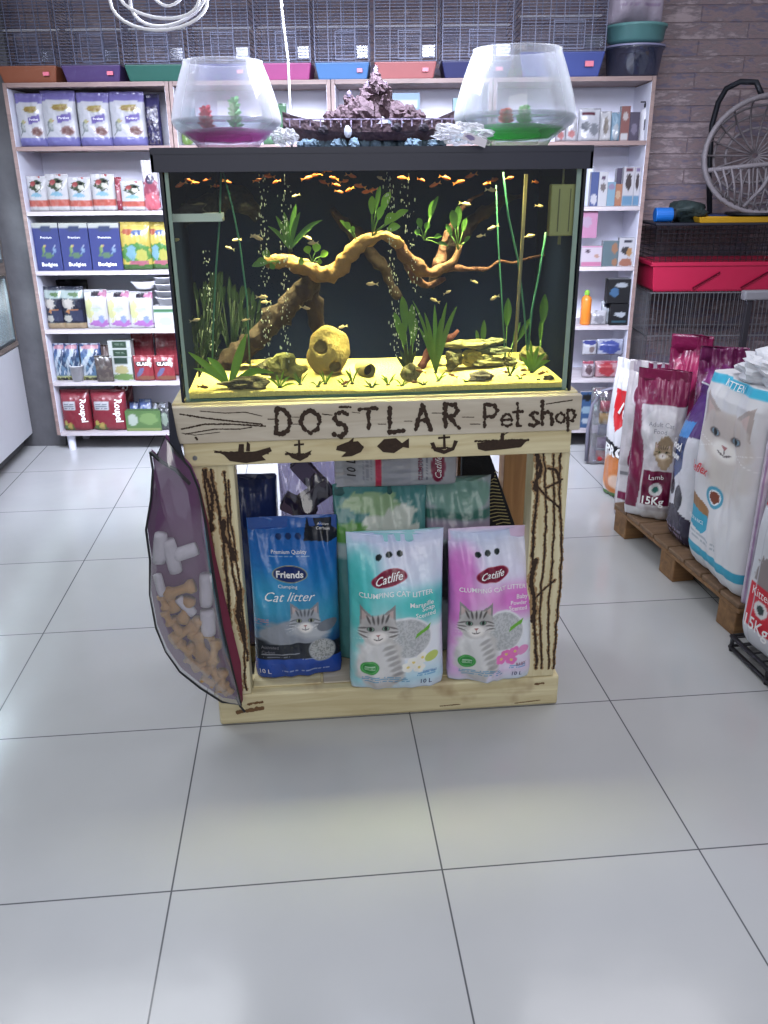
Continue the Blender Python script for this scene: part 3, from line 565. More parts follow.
def p_roupel(c):
    c.fill((158, 24, 52)); c.rect(.12, .52, .56, .74, (206, 210, 216)); c.lines(.16, .55, .52, .72, 3, (70, 80, 100)); c.ell(.25, .08, .2, .1, (90, 130, 40), noise=.6); c.ell(.3, .12, .08, .1, (200, 170, 60), noise=.5); c.ell(.15, .2, .06, .06, (200, 190, 60))
for i, (a, b) in enumerate(((59, 93), (92, 129))):
    prod('roupel', 'dog_food_bag', a, b, 391, 434, BZ[0], p_roupel, ['left crimson bag with sideways white lettering on the bottom shelf', 'right crimson bag with sideways white lettering on the bottom shelf'][i], 'pet food', 'crimson bags with sideways lettering', dep=.09, d=.02, side=(140, 24, 46), seal=.03, texts=[('Roupel', .78, .50, .60*43/34, white_ink, dict(rot=-math.pi/2, bold=.02))])
prod('roupel2', 'dog_food_bag', 118, 137, 386, 434, BZ[0], lambda c: c.fill((120, 26, 50)), 'dark crimson bag behind the right lettered crimson bag', 'pet food', dep=.06, d=.15, side=(120, 24, 40), texts=[('R', .5, .9, .4, white_ink, dict(rot=-1.57))])
prod('green6', 'plant_food_box', 127, 163, 411, 435, BZ[0], lambda c: c.fill((96, 140, 70)).ell(.2, .55, .14, .3, (190, 205, 190)).ell(.65, .6, .25, .3, (130, 170, 90), noise=.3).rect(0, 0, 1, .15, (150, 170, 90)), 'green box with leaf print at the right of the bottom shelf', 'box', dep=.05, d=.02, mode='card', side=(90, 130, 70))
for i, (a, b, t, cl) in enumerate(((131, 141, 403, (96, 120, 180)), (141, 154, 400, (90, 120, 190)), (154, 168, 404, (120, 120, 120)))):
    prod('bluebt%d' % i, 'wrapped_toy', a, b, t, 434, BZ[0], lambda c, cl=cl: c.fill(cl).speck(0, 0, 1, 1, [(200, 210, 225)], 5, .65), ['small blue wrapped packet behind the green box, nearest the crimson bags', 'larger blue wrapped packet behind the green box', 'grey wrapped packet behind the green box, next to the tank stand'][i], 'pet supply', dep=.06, d=.12, side=cl, nx=14, nz=16)
prod('bk6', 'pet_treat_pouch', 160, 172, 408, 434, BZ[0], lambda c: c.fill((80, 84, 86)).ell(.5, .5, .3, .3, (150, 170, 150), noise=.4), 'dark narrow pouch at the right end of the bottom left shelf', 'pet food', dep=.03, d=.03, side=(70, 72, 76))

# --- right unit
def simple(base, *ells, rects=(), text=None):
    def f(c):
        c.fill(base)
        for r in rects: c.rect(*r)
        for e in ells: c.ell(*e, noise=.4)
    return f
RIGHT = [
 (5, 'paw_balm_box', 'bag', 555, 566, 121, 141, simple((196, 190, 200), (.5, .3, .3, .2, (200, 120, 120))), 'small pale packet behind the rim of the right fish bowl', .03),
 (5, 'paw_balm_box', 'bag', 565, 577, 117, 141, simple((206, 206, 214), (.5, .3, .3, .15, (210, 130, 130))), 'pale packet just right of the right fish bowl', .03),
 (5, 'shampoo_pouch', 'bag', 577, 600, 108, 141, simple((204, 206, 216), (.3, .45, .18, .14, (120, 125, 135)), (.72, .35, .2, .2, (140, 145, 155)), rects=[(.15, .78, .7, .9, (110, 50, 70))]), 'wide white pouch with two grey kittens on the top right shelf', .04),
 (5, 'shampoo_pouch', 'bag', 599, 611, 111, 141, simple((206, 206, 210), (.5, .5, .2, .3, (150, 140, 130))), 'narrow white pouch left of the pale blue one, top right shelf', .03),
 (5, 'shampoo_pouch', 'bag', 610, 620, 112, 141, simple((130, 170, 196), (.5, .3, .3, .3, (190, 200, 210))), 'pale blue pouch in the middle of the top right shelf', .03),
 (5, 'vitamin_tube', 'card', 619, 628, 106, 141, simple((150, 84, 78), (.5, .7, .3, .12, (200, 190, 190)), rects=[(.1, 0, .9, .2, (210, 210, 215))]), 'tall brownish red box on the top right shelf', .03),
 (5, 'vitamin_tube', 'card', 628, 638, 112, 140, simple((82, 72, 100), (.5, .4, .3, .2, (130, 120, 150))), 'dark violet box beside the pump bottle', .03),
 (4, 'spray_bottle', 'card', 589, 597, 172, 207, simple((60, 84, 150), (.5, .2, .4, .15, (200, 200, 210))), 'blue box in the second shelf row right against the tank', .03),
 (4, 'catnip_box', 'card', 597, 606, 172, 207, simple((206, 206, 212), (.5, .55, .3, .12, (120, 110, 110)), (.5, .82, .2, .06, (90, 60, 100))), 'tall white box on the second right shelf', .03),
 (4, 'catnip_box', 'card', 606, 614, 182, 207, simple((120, 170, 196), (.5, .8, .4, .12, (150, 130, 170))), 'low pale blue box on the second right shelf', .03),
 (4, 'catnip_box', 'card', 613, 621, 184, 206, simple((190, 120, 80), (.5, .5, .3, .2, (210, 170, 130))), 'low orange brown box on the second right shelf', .04),
 (4, 'catnip_box', 'card', 614, 623, 168, 206, simple((90, 80, 110)), 'dark violet box behind the low orange one', .10),
 (4, 'malt_paste_box', 'card', 621, 632, 167, 206, simple((206, 204, 212), (.5, .62, .26, .22, (70, 54, 56)), rects=[(.05, .0, .95, .28, (90, 150, 190)), (.2, .88, .8, .96, (110, 40, 70))]), 'left of two white boxes showing a dark cat over a blue base', .03),
 (4, 'malt_paste_box', 'card', 632, 643, 167, 206, simple((206, 204, 212), (.5, .62, .26, .22, (70, 54, 56)), rects=[(.05, .0, .95, .28, (90, 150, 190)), (.2, .88, .8, .96, (130, 110, 160))]), 'right of two white boxes showing a dark cat over a blue base', .03),
 (3, 'training_pad_box', 'card', 580, 601, 246, 269, simple((214, 200, 214), (.3, .75, .1, .1, (90, 70, 90)), (.75, .5, .12, .1, (200, 150, 130)), rects=[(0, 0, 1, .22, (210, 110, 160)), (0, .93, 1, 1, (220, 130, 180))]), 'lower pink and white box on the third right shelf', .02),
 (3, 'pet_snack_box', 'card', 601, 617, 241, 269, simple((96, 124, 134), (.75, .7, .2, .22, (176, 120, 80)), (.8, .15, .18, .15, (176, 120, 80))), 'grey teal box with brown puppy on the third right shelf', .02),
 (3, 'pet_snack_box', 'card', 617, 633, 238, 268, simple((206, 206, 214), (.45, .55, .3, .14, (60, 56, 60)), (.68, .5, .18, .16, (196, 140, 70)), (.5, .12, .4, .16, (180, 110, 80)), rects=[(.3, .82, .8, .92, (60, 60, 80))]), 'white box with two puppies on the third right shelf', .02),
 (2, 'shampoo_pouch', 'bag', 590, 607, 311, 327, simple((196, 196, 204), (.5, .4, .3, .3, (150, 150, 160))), 'small silver pouch lying low beside the orange bottle', .03),
 (2, 'shampoo_pouch', 'bag', 600, 611, 301, 327, simple((190, 200, 210), (.5, .8, .3, .1, (40, 44, 60))), 'pale blue narrow pouch leaning against the black tub', .06),
 (2, 'litter_freshener_tub', 'card', 609, 630, 304, 326, simple((26, 28, 34), (.55, .5, .3, .12, (190, 200, 210)), rects=[(.1, .1, .9, .2, (40, 90, 110))]), 'lower black tub with white lettering on the fourth right shelf', .02),
 (1, 'wet_wipe_pack', 'bag', 582, 597, 341, 362, simple((206, 206, 216), (.5, .85, .5, .14, (60, 70, 150)), (.6, .4, .2, .2, (150, 130, 130))), 'upper white wipes roll with violet top on the fifth right shelf', .02),
 (1, 'wet_wipe_pack', 'bag', 596, 624, 340, 362, simple((180, 186, 210), (.45, .5, .38, .4, (60, 80, 170))), 'upper wide wipes pack with blue panel on the fifth right shelf', .02),
 (1, 'wet_wipe_pack', 'bag', 582, 594, 362, 383, simple((206, 190, 200), (.5, .5, .3, .3, (120, 90, 100)), rects=[(0, .85, 1, 1, (180, 60, 90))]), 'lower white and red wipes roll on the fifth right shelf', .02),
 (1, 'wet_wipe_pack', 'bag', 594, 621, 362, 383, simple((206, 150, 160), (.42, .5, .28, .4, (196, 40, 56)), rects=[(.3, .88, 1, 1, (190, 60, 90))]), 'lower wide wipes pack with red panel on the fifth right shelf', .02),
 (0, 'dog_treat_box', 'card', 578, 591, 392, 430, simple((50, 100, 156), (.5, .85, .35, .1, (30, 30, 30)), (.5, .5, .4, .1, (150, 190, 215)), (.5, .2, .3, .08, (190, 206, 220))), 'blue dog treat pack standing on the bottom right shelf', .03),
 (0, 'dog_treat_box', 'bag', 566, 581, 400, 430, simple((170, 140, 120), (.5, .4, .4, .3, (96, 66, 50))), 'brown pack with dog picture beside the blue pack, bottom right shelf', .02),
 (0, 'dog_treat_box', 'bag', 589, 604, 398, 430, simple((90, 140, 130), (.5, .4, .3, .3, (190, 200, 190))), 'teal green packet behind the clear toy bag on the bottom right shelf', .08)]
tops = {}
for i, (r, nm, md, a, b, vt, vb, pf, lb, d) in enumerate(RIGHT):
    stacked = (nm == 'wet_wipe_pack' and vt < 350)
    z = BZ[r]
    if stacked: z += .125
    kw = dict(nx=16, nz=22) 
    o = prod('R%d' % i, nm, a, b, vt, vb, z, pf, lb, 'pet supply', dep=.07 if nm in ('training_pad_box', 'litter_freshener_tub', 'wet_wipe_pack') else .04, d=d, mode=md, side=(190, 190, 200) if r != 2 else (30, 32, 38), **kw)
s, wd_ = span(578, 596, 0, .02, 240)
me = card_mesh('training_pad_box', wd_, .132, .07, simple((206, 130, 176), (.4, .6, .3, .2, (190, 160, 190))), side=(200, 120, 170)); place(finish(bpy.data.objects.new('training_pad_box', me), None, 'upper pink box stacked on the pink and white box', 'pet supply'), s, .055, BZ[3]+.145)
s, wd_ = span(608, 630, 0, .02, 300); s = min(s, 3.174-wd_/2)
h0 = height_at(0, 304, .03, s, BZ[2]); o_ = card_mesh('litter_freshener_tub', wd_, .125, .07, simple((28, 30, 36), (.6, .75, .28, .1, (180, 190, 200)), (.3, .45, .2, .2, (50, 110, 160))), side=(24, 26, 30), top=(150, 154, 160)); place(finish(bpy.data.objects.new('litter_freshener_tub', o_), None, 'upper black tub with silver top stacked on the lower black tub', 'pet supply'), s, .055, BZ[2]+h0+.006)
# pump bottle, orange bottle
def bottle(name, s, d, z, r, h, col, capcol, label, pump=False):
    e = empty(name, W(s, d, z), WA, label, 'bottle')
    MB().lathe([(r*.9, 0), (r, .006), (r, h*.72), (r*.8, h*.8), (r*.4, h*.84), (r*.4, h*.88)], n=20, capt=True).build('bottle_body', mat('bottle_%s' % label[:6], col, .35), e, smooth=True)
    c = MB().lathe([(r*.5, h*.86), (r*.5, h*.96), (r*.2, h), ], n=16, capt=True)
    if pump: c.box(-r*1.2, r*.2, -.004, .004, h*.98, h*1.02)
    c.build('pump' if pump else 'cap', mat('cap_%s' % label[:6], capcol, .4), e)
    return e
s, w_ = span(639, 651, 0, .05, 140); b = bottle('pump_bottle', s, .08, BZ[5], .026, height_at(0, 102, .08, s, BZ[5]), (206, 206, 212), (36, 36, 46), 'white pump bottle with black pump head at right end of the top shelf', True)
MB().box(-.012, .020, -.0285, -.026, .05, .10).build('label_panel', mat('bottle_dark_label', (50, 44, 56), .5), b)
s, w_ = span(580, 590, 0, .05, 326); bottle('shampoo_bottle', s, .06, BZ[2], .028, height_at(0, 290, .06, s, BZ[2]), (206, 120, 40), (120, 170, 60), 'orange bottle with green cap on the fourth right shelf')
s, w_ = span(588, 597, 0, .05, 170); bottle('shampoo_bottle', s, .10, BZ[4], .022, height_at(0, 158, .1, s, BZ[4]), (180, 186, 196), (210, 214, 222), 'grey white bottle rising above the blue box beside the tank')

DIM = 1.
# ================================================================== BIRD CAGES on top of the shelving
wire = mat('galvanised_wire', (84, 88, 110), .45, .3); wire2 = mat('white_wire', (104, 108, 132), .5)
def bird_cage(u0, u1, tray, label, white=False, big=False):
    s0 = S(u0, 80, 0)[0]; s1 = S(u1, 80, 0)[0]; L = s1-s0; e = empty('bird_cage', W((s0+s1)/2, .0, BZ[6]), WA, label, 'cage', 'bird cages on top of the shelving')
    tray = tuple(int(c_*.84) for c_ in tray); m = mat('tray_%d_%d_%d' % tray, tray, .45); D = .26; th = .075 if not big else .11; H = .42; wm = wire2 if white else wire
    MB().add([(x*k, y, z) for z, k, y0, y1 in ((.0, .44*L, .02, D-.02), (th, .495*L, .0, D)) for x, y in ((-1, y0), (1, y0), (1, y1), (-1, y1))], [(3, 2, 1, 0), (0, 1, 5, 4), (1, 2, 6, 5), (2, 3, 7, 6), (3, 0, 4, 7), (4, 5, 6, 7)]).build('tray', m, e, bevel=.006)
    f = MB(); hw = .485*L; t = .0011
    n = int((H-th)/.0135)
    for i in range(n+1):
        z = th+.004+i*.0135; f.box(-hw, hw, .004-t, .004+t, z-t, z+t); f.box(-hw, hw, D-.004-t, D-.004+t, z-t, z+t)
        if i % 2 == 0:
            f.box(-hw-t, -hw+t, .004, D-.004, z-t, z+t); f.box(hw-t, hw+t, .004, D-.004, z-t, z+t)
    for x in np.linspace(-hw, hw, 5 if not big else 7): f.box(x-.0022, x+.0022, .002, .006, th, H); f.box(x-.0022, x+.0022, D-.006, D-.002, th, H)
    for i in range(9): x = -hw+2*hw*i/8; f.box(x-t, x+t, .0, D, H-t, H+t)
    f.build('wire_body', wm, e)
    d = MB(); x0 = -hw*.25; x1 = hw*.5; z0 = th+.01; z1 = th+.13
    d.box(x0, x1, -.004, .0, z0, z0+.004).box(x0, x1, -.004, .0, z1, z1+.004).box(x0, x0+.004, -.004, 0, z0, z1).box(x1-.004, x1, -.004, 0, z0, z1)
    for i in range(1, 8): d.box(x0, x1, -.003, -.001, z0+i*.016, z0+i*.016+.002)
    d.build('door', wm, e)
    MB().box(hw*.55, hw*.95, .006, .05, th+.02, th+.07).build('feeder_cup', clear('feeder_clear', (220, 225, 235), .2, .1, milk=.06, fk=.3), e)
    MB().tube([(-hw, D*.5, th+.17), (hw, D*.5, th+.17)], .005, 6).build('perch', whitep, e)
    if len(label) % 2: MB().box(hw*.55, hw*.75, -.004, .006, th*.4, th*.62).build('tray_badge', mat('badge_pink', (210, 110, 130), .4), e)
bird_cage(-2, 58, (150, 88, 62), 'bird cage with rust orange tray, leftmost on the shelving')
bird_cage(62, 122, (84, 62, 118), 'bird cage with dark purple tray, top left')
bird_cage(125, 187, (44, 104, 92), 'bird cage with green tray above the left fish bowl')
bird_cage(190, 252, (84, 90, 150), 'bird cage with slate blue tray directly behind the left fish bowl')
bird_cage(256, 312, (190, 90, 150), 'bird cage with pink tray behind the white cord')
bird_cage(315, 370, (90, 140, 200), 'bird cage with light blue tray behind the ship ornament')
bird_cage(374, 437, (196, 120, 120), 'white wire bird cage with salmon tray right of centre', True)
bird_cage(441, 512, (52, 56, 110), 'bird cage with navy tray behind the right fish bowl')
bird_cage(518, 604, (66, 84, 160), 'wide bird cage with deep blue tray at the right end', True, True)
# bins and bag on top right
e = empty('storage_bin', W(S(634, 70, .1)[0], .13, BZ[6]), WA, 'clear round plastic bin with lid on top of the right shelf unit', 'bin')
MB().lathe([(.115, 0), (.125, .01), (.140, .125), (.146, .125), (.146, .133), (.136, .133), (.12, .012)], n=36).build('bin_body', clear('bin_clear', (176, 186, 214), .4, .1, milk=.3, milkcol=(150, 160, 200)), e, smooth=True)
MB().lathe([(.138, .134), (.15, .134), (.15, .142), (.0, .146)], n=36, capb=True).build('lid', mat('bin_grey_lid', (130, 130, 160), .4), e)
e2 = MB().lathe([(.10, 0), (.135, .015), (.142, .07), (.15, .072), (.15, .084), (.134, .084), (.12, .016)], n=36).build('green_basin', mat('basin_green', (92, 140, 140), .4), smooth=True, loc=W(S(634, 70, .1)[0], .13, BZ[6]+.148), label='round green plastic basin stacked on the clear bin', cat='basin')
me, _ = bag_mesh('packing_bag', .28, .24, .18, lambda c: c.fill((170, 160, 176)).ell(.3, .6, .3, .1, (120, 90, 110), noise=.6).lines(.1, .3, .9, .8, 5, (140, 120, 150)), side=(170, 160, 176), wr=.02, seed=33, pillow=True)
place(finish(bpy.data.objects.new('packing_bag', me), None, 'crumpled pale paper bag lying on the green basin', 'bag'), S(634, 30, .1)[0], .13, BZ[6]+.148+.088)
s_ = S(700, 222, -.08)

# ================================================================== RIGHT BACK CORNER: stacked cages, red tray, cat nest
def wire_cage(name, s0, s1, d0, d1, z0, z1, step, m, label, vert=True, t=.0013, roof=True):
    e = empty(name, W(s0, d0, z0), WA, label, 'cage'); L = s1-s0; D = d1-d0; H = z1-z0; f = MB()
    k = int(L/step)
    for i in range(k+1):
        x = L*i/k; f.box(x-t, x+t, -t, t, 0, H); f.box(x-t, x+t, D-t, D+t, 0, H)
        if roof: f.box(x-t, x+t, 0, D, H-t, H+t)
    k = int(D/step)
    for i in range(k+1):
        y = D*i/k
        for x in (0, L): f.box(x-t, x+t, y-t, y+t, 0, H)
    f.build('wire_panel', m, e); r = MB(); g = t*2.2
    for z in list(np.linspace(0, H, max(3, int(H/.14)))):
        for y in (0, D): r.box(0, L, y-g, y+g, z-g, z+g)
        for x in (0, L): r.box(x-g, x+g, 0, D, z-g, z+g)
    r.build('frame', m, e); return e
silver = mat('silver_wire', (150, 152, 158), .3, .8)
zc = S(652, 293, -.06)[1]
wire_cage('dog_crate', S(651, 291, -.06)[0], 4.35, -.06, .30, .20, zc, .022, silver, 'large silver wire crate against the stone wall, under the red tray')
MB().box(0, 1.05, 0, .36, 0, .19).build('crate_plinth', mat('dark_crate_base', (40, 40, 46), .5), loc=W(S(651, 291, -.06)[0], -.06, 0), rz=WA, bevel=.004, label='dark box under the silver wire crate', cat='box')
red = mat('red_plastic_tray', (172, 30, 66), .35, coat=.2)
sx0 = S(650, 288, -.05)[0]; sx1 = 4.0; L = sx1-sx0; zt = S(652, 262, -.05)[1]; H = zt-zc-.006
rc = empty('rabbit_cage', W((sx0+sx1)/2, -.05, zc+.003), WA, 'black wire rabbit cage with deep crimson tray beside the shelving', 'cage')
def trayrings(L, D, H):
    R = []
    for z, k in ((0, .465), (.012, .475), (H-.02, .49), (H-.02, .505), (H, .505), (H, .49), (.02, .46)):
        g = .5-k; R.append([(-L*k, D*g*1.2, z), (L*k, D*g*1.2, z), (L*k, D*(1-g*1.2), z), (-L*k, D*(1-g*1.2), z)])
    return R
R_ = trayrings(L, .36, H); mb = MB(); mb.add([p for r in R_ for p in r], [(3, 2, 1, 0)]+[(i*4+j, i*4+(j+1) % 4, i*4+4+(j+1) % 4, i*4+4+j) for i in range(len(R_)-1) for j in range(4)]+[(24, 25, 26, 27)]); mb.build('tray', red, rc, bevel=.006)
t2 = MB().tube([(-L*.20, -.004, .02), (-L*.02, -.004, H-.05)], .004, 6).tube([(L*.14, -.004, .02), (L*.32, -.004, H-.05)], .004, 6).build('tray_rib', mat('red_rib', (84, 8, 30), .9, spec=.1), rc)
bw = mat('black_wire', (36, 34, 40), .4, .3); f = MB(); zt2 = S(655, 226, -.05)[1]-(zc+.003); t = .0013
for i in range(int(L/.03)+1):
    x = -L*.485+L*.97*i/int(L/.03)
    for y in (.02, .34): f.box(x-t, x+t, y-t, y+t, H, zt2)
for z in np.arange(H+.01, zt2, .022):
    for y in (.02, .34): f.box(-L*.485, L*.485, y-t, y+t, z-t, z+t)
    for x in (-L*.485, L*.485): f.box(x-t, x+t, .02, .34, z-t, z+t)
f.build('wire_body', bw, rc); MB().box(-L*.5, L*.5, .0, .36, zt2, zt2+.012).build('lid', mat('black_lid', (30, 32, 44), .45), rc, bevel=.003)
ztop = zc+.003+zt2+.0125
MB().box(0, .62, 0, .22, 0, .035).build('blue_box', mat('dark_blue_box', (34, 50, 92), .45), loc=W(S(712, 215, 0)[0], .06, ztop), rz=WA, bevel=.005, label='flat dark blue box on the black cage lid', cat='box')
mb = MB(); mb.add([(x, y, z) for z, g in ((0, .012), (.028, 0), (.028, .01), (.008, .02)) for x, y in ((g, g), (.62-g, g), (.62-g, .11-g), (g, .11-g))], [(3, 2, 1, 0)]+[(i*4+j, i*4+(j+1) % 4, i*4+4+(j+1) % 4, i*4+4+j) for i in range(3) for j in range(4)]+[(12, 13, 14, 15)])
mb.build('yellow_tray', mat('yellow_plastic', (190, 146, 30), .4), loc=W(S(699, 220, -.06)[0], -.06, ztop), rz=WA, bevel=.002, label='long shallow yellow tray on the front of the black cage lid', cat='tray')
e = empty('spool', W(S(665, 216, .0)[0], .03, ztop), WA, 'bright blue capped roll lying on the black cage lid', 'roll')
MB().tube([(-.045, 0, .038), (.045, 0, .038)], .036, 20).build('roll_body', mat('bright_blue', (20, 96, 176), .4), e, bevel=.004)
MB().tube([(.046, 0, .038), (.058, 0, .038)], .030, 20).build('end_cap', blk, e)
MB().blob((0, 0, .05), (.11, .09, .05), 5, .3).build('leash_heap', mat('dark_green_cord', (36, 50, 50), .7, var=.4, vscale=60, bump=.6), smooth=True, loc=W(S(690, 216, .0)[0], .10, ztop), label='dark green coiled leash heap behind the yellow tray', cat='leash')
# wicker nest
rat = mat('grey_rattan', (128, 122, 128), .6, var=.2, vscale=80, bump=.4); nc_s, nc_z = S(765, 155, .02); R0 = .325
nest = empty('cat_nest_swing', W(nc_s, .02, ztop+.036), WA, 'grey wicker hanging cat nest with curved dark stand before the stone wall', 'cat bed'); cz = nc_z-ztop-.036
def ring(rx, rz_, y, n=40, ph0=0, ph1=2*math.pi): return [(rx*math.cos(ph0+(ph1-ph0)*i/n), y, cz+rz_*math.sin(ph0+(ph1-ph0)*i/n)) for i in range(n+(0 if ph1-ph0 > 6.2 else 1))]
RZ = cz-.012
MB().tube(ring(R0, RZ, -.06), .0125, 8, closed=True).build('rim', rat, nest, smooth=True)
b = MB()
for k in range(1, 5):
    a = k/5*math.pi/2; b.tube(ring(R0*math.cos(a*.85), RZ*math.cos(a*.85), -.06+.19*math.sin(a), 32), .0075, 6, closed=True)
for k in range(20):
    an = 2*math.pi*k/20; pts = []
    for i in range(9):
        a = i/8*math.pi/2*.97; pts.append((R0*math.cos(a)*math.cos(an), -.06+.19*math.sin(a), cz+RZ*math.cos(a)*math.sin(an)))
    b.tube(pts, .005, 5)
b.build('basket_weave', rat, nest, smooth=True)
b = MB(); zf = cz-.10
def seatpt(k, q): x = -.30+.6*k; return (x*(1-.15*q), -.09+.16*(1-q)*0+.02*q, zf+(k*.06)-q*(zf-(cz-RZ))*(1 if True else 0)*math.sqrt(max(0, 1-(2*k-1)**2)))
b.tube([(-.30, -.065, cz-.07), (-.1, -.10, cz-.05), (.1, -.10, cz-.035), (.30, -.065, cz-.03)], .011, 8)
for k in range(14):
    x = -.28+.56*k/13; zz = cz-RZ*math.sqrt(max(0, 1-(x*.75/R0)**2))+.012; b.tube([(x, -.09, cz-.065+.03*(k/13)), (x*.88, -.10, (cz-.06+zz)/2), (x*.75, -.068, zz)], .0055, 6)
b.tube([(.02, -.10, cz-.045), (-.03, -.105, cz-.15), (-.10, -.07, cz-RZ+.03)], .010, 8)
b.build('front_guard', rat, nest, smooth=True)
tp = S(733, 80, .1); ps = [(S(712, 205, .14)[0]-nc_s, .14, .0), (S(711, 170, .14)[0]-nc_s, .15, S(711, 170, .14)[1]-ztop-.036), (S(714, 125, .14)[0]-nc_s, .15, S(714, 125, .14)[1]-ztop-.036), (S(719, 102, .14)[0]-nc_s, .13, S(719, 102, .14)[1]-ztop-.036), (S(728, 88, .1)[0]-nc_s, .10, S(728, 88, .1)[1]-ztop-.036), (S(739, 82, .1)[0]-nc_s, .06, S(739, 82, .1)[1]-ztop-.036), (S(750, 84, .1)[0]-nc_s, .0, S(750, 84, .1)[1]-ztop-.036), (S(757, 92, .05)[0]-nc_s, -.04, cz+RZ-.005)]
MB().tube(ps, .014, 10).build('stand_arm', mat('dark_steel', (40, 42, 50), .4, .5), nest, smooth=True)
MB().lathe([(.14, 0), (.14, .010), (.03, .014)], (0, .05, 0), 30, capt=True).build('stand_base', MATS['dark_steel'], nest)
# grey capped post
p = at(749, 300, 1.9); e = empty('post_stand', (p.x, 1.9, 0), 0, 'thin dark post with a grey horizontal cap behind the white bags', 'stand')
MB().box(-.014, .014, -.014, .014, .012, p.z).build('post', mat('dark_post', (52, 50, 56), .45, .3), e, bevel=.003); MB().box(-.035, .30, -.024, .024, p.z, p.z+.045).build('cap', mat('grey_cap', (128, 128, 134), .4), e, bevel=.008)
MB().box(-.12, .12, -.12, .12, 0, .012).build('base_plate', MATS['dark_post'], e, bevel=.003)

# ================================================================== AQUARIUM STAND
pine = wood('pale_pine', (226, 216, 176), (196, 180, 136), 'X', .6, knots=(150, 118, 82)); pineZ = wood('pale_pine_upright', (228, 220, 184), (200, 186, 142), 'Z', .6); pinew = wood('whitish_plank', (206, 198, 180), (182, 170, 150), 'X', .55)
warm = wood('warm_pine', (196, 150, 96), (166, 120, 74), 'Z', .6)
burnt = mat('burnt_brown', (52, 36, 24), .8, var=.5, vscale=120)
burnt2 = mat('scorched_tan', (112, 82, 52), .8, var=.4, vscale=90)
SD = .42
st = empty('aquarium_stand', (.54, .2, 0), 0, 'rough pale pine aquarium stand with burnt lettering and scorched posts', 'stand')
SO = Vector((.54, .2, 0))
def sb(x0, x1, y0, y1, z0, z1, name, m, bevel=.003): return MB().box(x0-SO.x, x1-SO.x, y0-SO.y, y1-SO.y, z0, z1).build(name, m, st, bevel=bevel)
def burn(name, strokes, y, parent, m=burnt, off=(0, 0), seed=1, depth=.0015):
    rnd = random.Random(seed); mb = MB()
    for pts, r in strokes:
        for (u0, v0), (u1, v1) in zip(pts, pts[1:]):
            a = at(u0, v0, y); b_ = at(u1, v1, y); L = (b_-a).length; k = max(1, int(L/(r*.9)))
            for i in range(k+1):
                p = a+(b_-a)*(i/k)+Vector((rnd.gauss(0, r*.15), 0, rnd.gauss(0, r*.15))); rr = r*rnd.uniform(.65, 1.2); n = 7
                vs = [p+Vector((rr*math.cos(6.283*j/n)*rnd.uniform(.8, 1.15), -depth*rnd.uniform(.6, 1), rr*math.sin(6.283*j/n)*rnd.uniform(.8, 1.15))) for j in range(n)]
                vs = [v-SO for v in vs]; mb.add(vs, [tuple(range(n))])
    return mb.build(name, m, parent)
def fillpoly(mb, pts, y): mb.add([at(u, v, y)-SO-Vector((0, .0012, 0)) for u, v in pts], [tuple(range(len(pts)))])
base = sb(.055, 1.040, 0, .11, 0, .098, 'base_beam', pine, .008); sb(.055, 1.04, SD-.09, SD, 0, .085, 'base_beam', pine, .006)
for x in (.06, .5, .96): sb(x, x+.07, .112, SD-.092, 0, .075, 'base_runner', warm)
for i in range(4): sb(.153+i*.198+(.003 if i else 0), .153+(i+1)*.198-.004, .030, SD-.012, .0985, .1035, 'deck_board', pinew if i % 2 else pine)
LP = sb(.045, .150, .0, .075, .099, .79, 'front_post', pineZ, .004); RP = sb(.925, 1.022, .0, .075, .099, .79, 'front_post', pineZ, .004)
sb(.05, .12, SD-.08, SD-.01, .086, .90, 'rear_post', warm); sb(.93, 1.0, SD-.08, SD-.01, .086, .90, 'rear_post', warm)
sb(.79, .84, SD-.06, SD-.01, .086, .90, 'rear_post', wood('brownish_pine', (150, 108, 74), (120, 84, 56), 'Z'))
BP = sb(.032, 1.016, -.016, .0, .784, .846, 'lower_plank', pine); SG = sb(.006, 1.034, -.024, .0, .8465, .938, 'sign_board', pinew, .002)
sb(.010, .045, .002, SD, .8465, .93, 'side_rail', wood('reddish_pine', (176, 136, 112), (140, 100, 82), 'Y')); sb(1.0, 1.03, .002, SD, .8465, .93, 'side_rail', pineZ)
sb(.012, 1.030, .001, SD+.01, .931, .943, 'top_deck', pine)
# burnt lettering on the sign board (strokes traced at the letters' places)
halo = mat('toasted_halo', (160, 130, 92), .8, var=.3, vscale=90)
def letter(u0, v0, w, h, segs, r=.0062): return [([(u0+x*w, v0-z*h) for x, z in sg], r) for sg in segs]
D_ = [[(0.05, 0), (.05, 1)], [(.0, 1), (.55, .97), (.95, .7), (1, .45), (.85, .15), (.45, -.02), (0, .02)]]
O_ = [[(.5, 1), (.12, .8), (0, .5), (.12, .18), (.5, 0), (.88, .18), (1, .5), (.88, .8), (.5, 1)]]
S_ = [[(.95, .9), (.6, 1.02), (.2, .92), (.08, .72), (.35, .55), (.75, .42), (.9, .2), (.55, -.02), (.05, .08)]]
T_ = [[(0, 1), (1, 1.04)], [(.5, 1), (.52, 0)]]; L_ = [[(.1, 1), (.1, 0)], [(.1, 0), (1, .05)]]
A_ = [[(0, 0), (.5, 1.05), (1, 0)], [(.2, .38), (.8, .38)]]
R_l = [[(.08, 0), (.08, 1)], [(.08, 1), (.7, .98), (.9, .75), (.7, .52), (.1, .48)], [(.35, .48), (1, 0)]]
P_ = [[(.1, 0), (.1, 1)], [(.1, 1), (.75, .95), (.95, .72), (.7, .48), (.12, .42)]]
e_ = [[(.05, .5), (.95, .55), (.8, .95), (.4, 1), (.05, .6), (.15, .15), (.6, 0), (.95, .15)]]
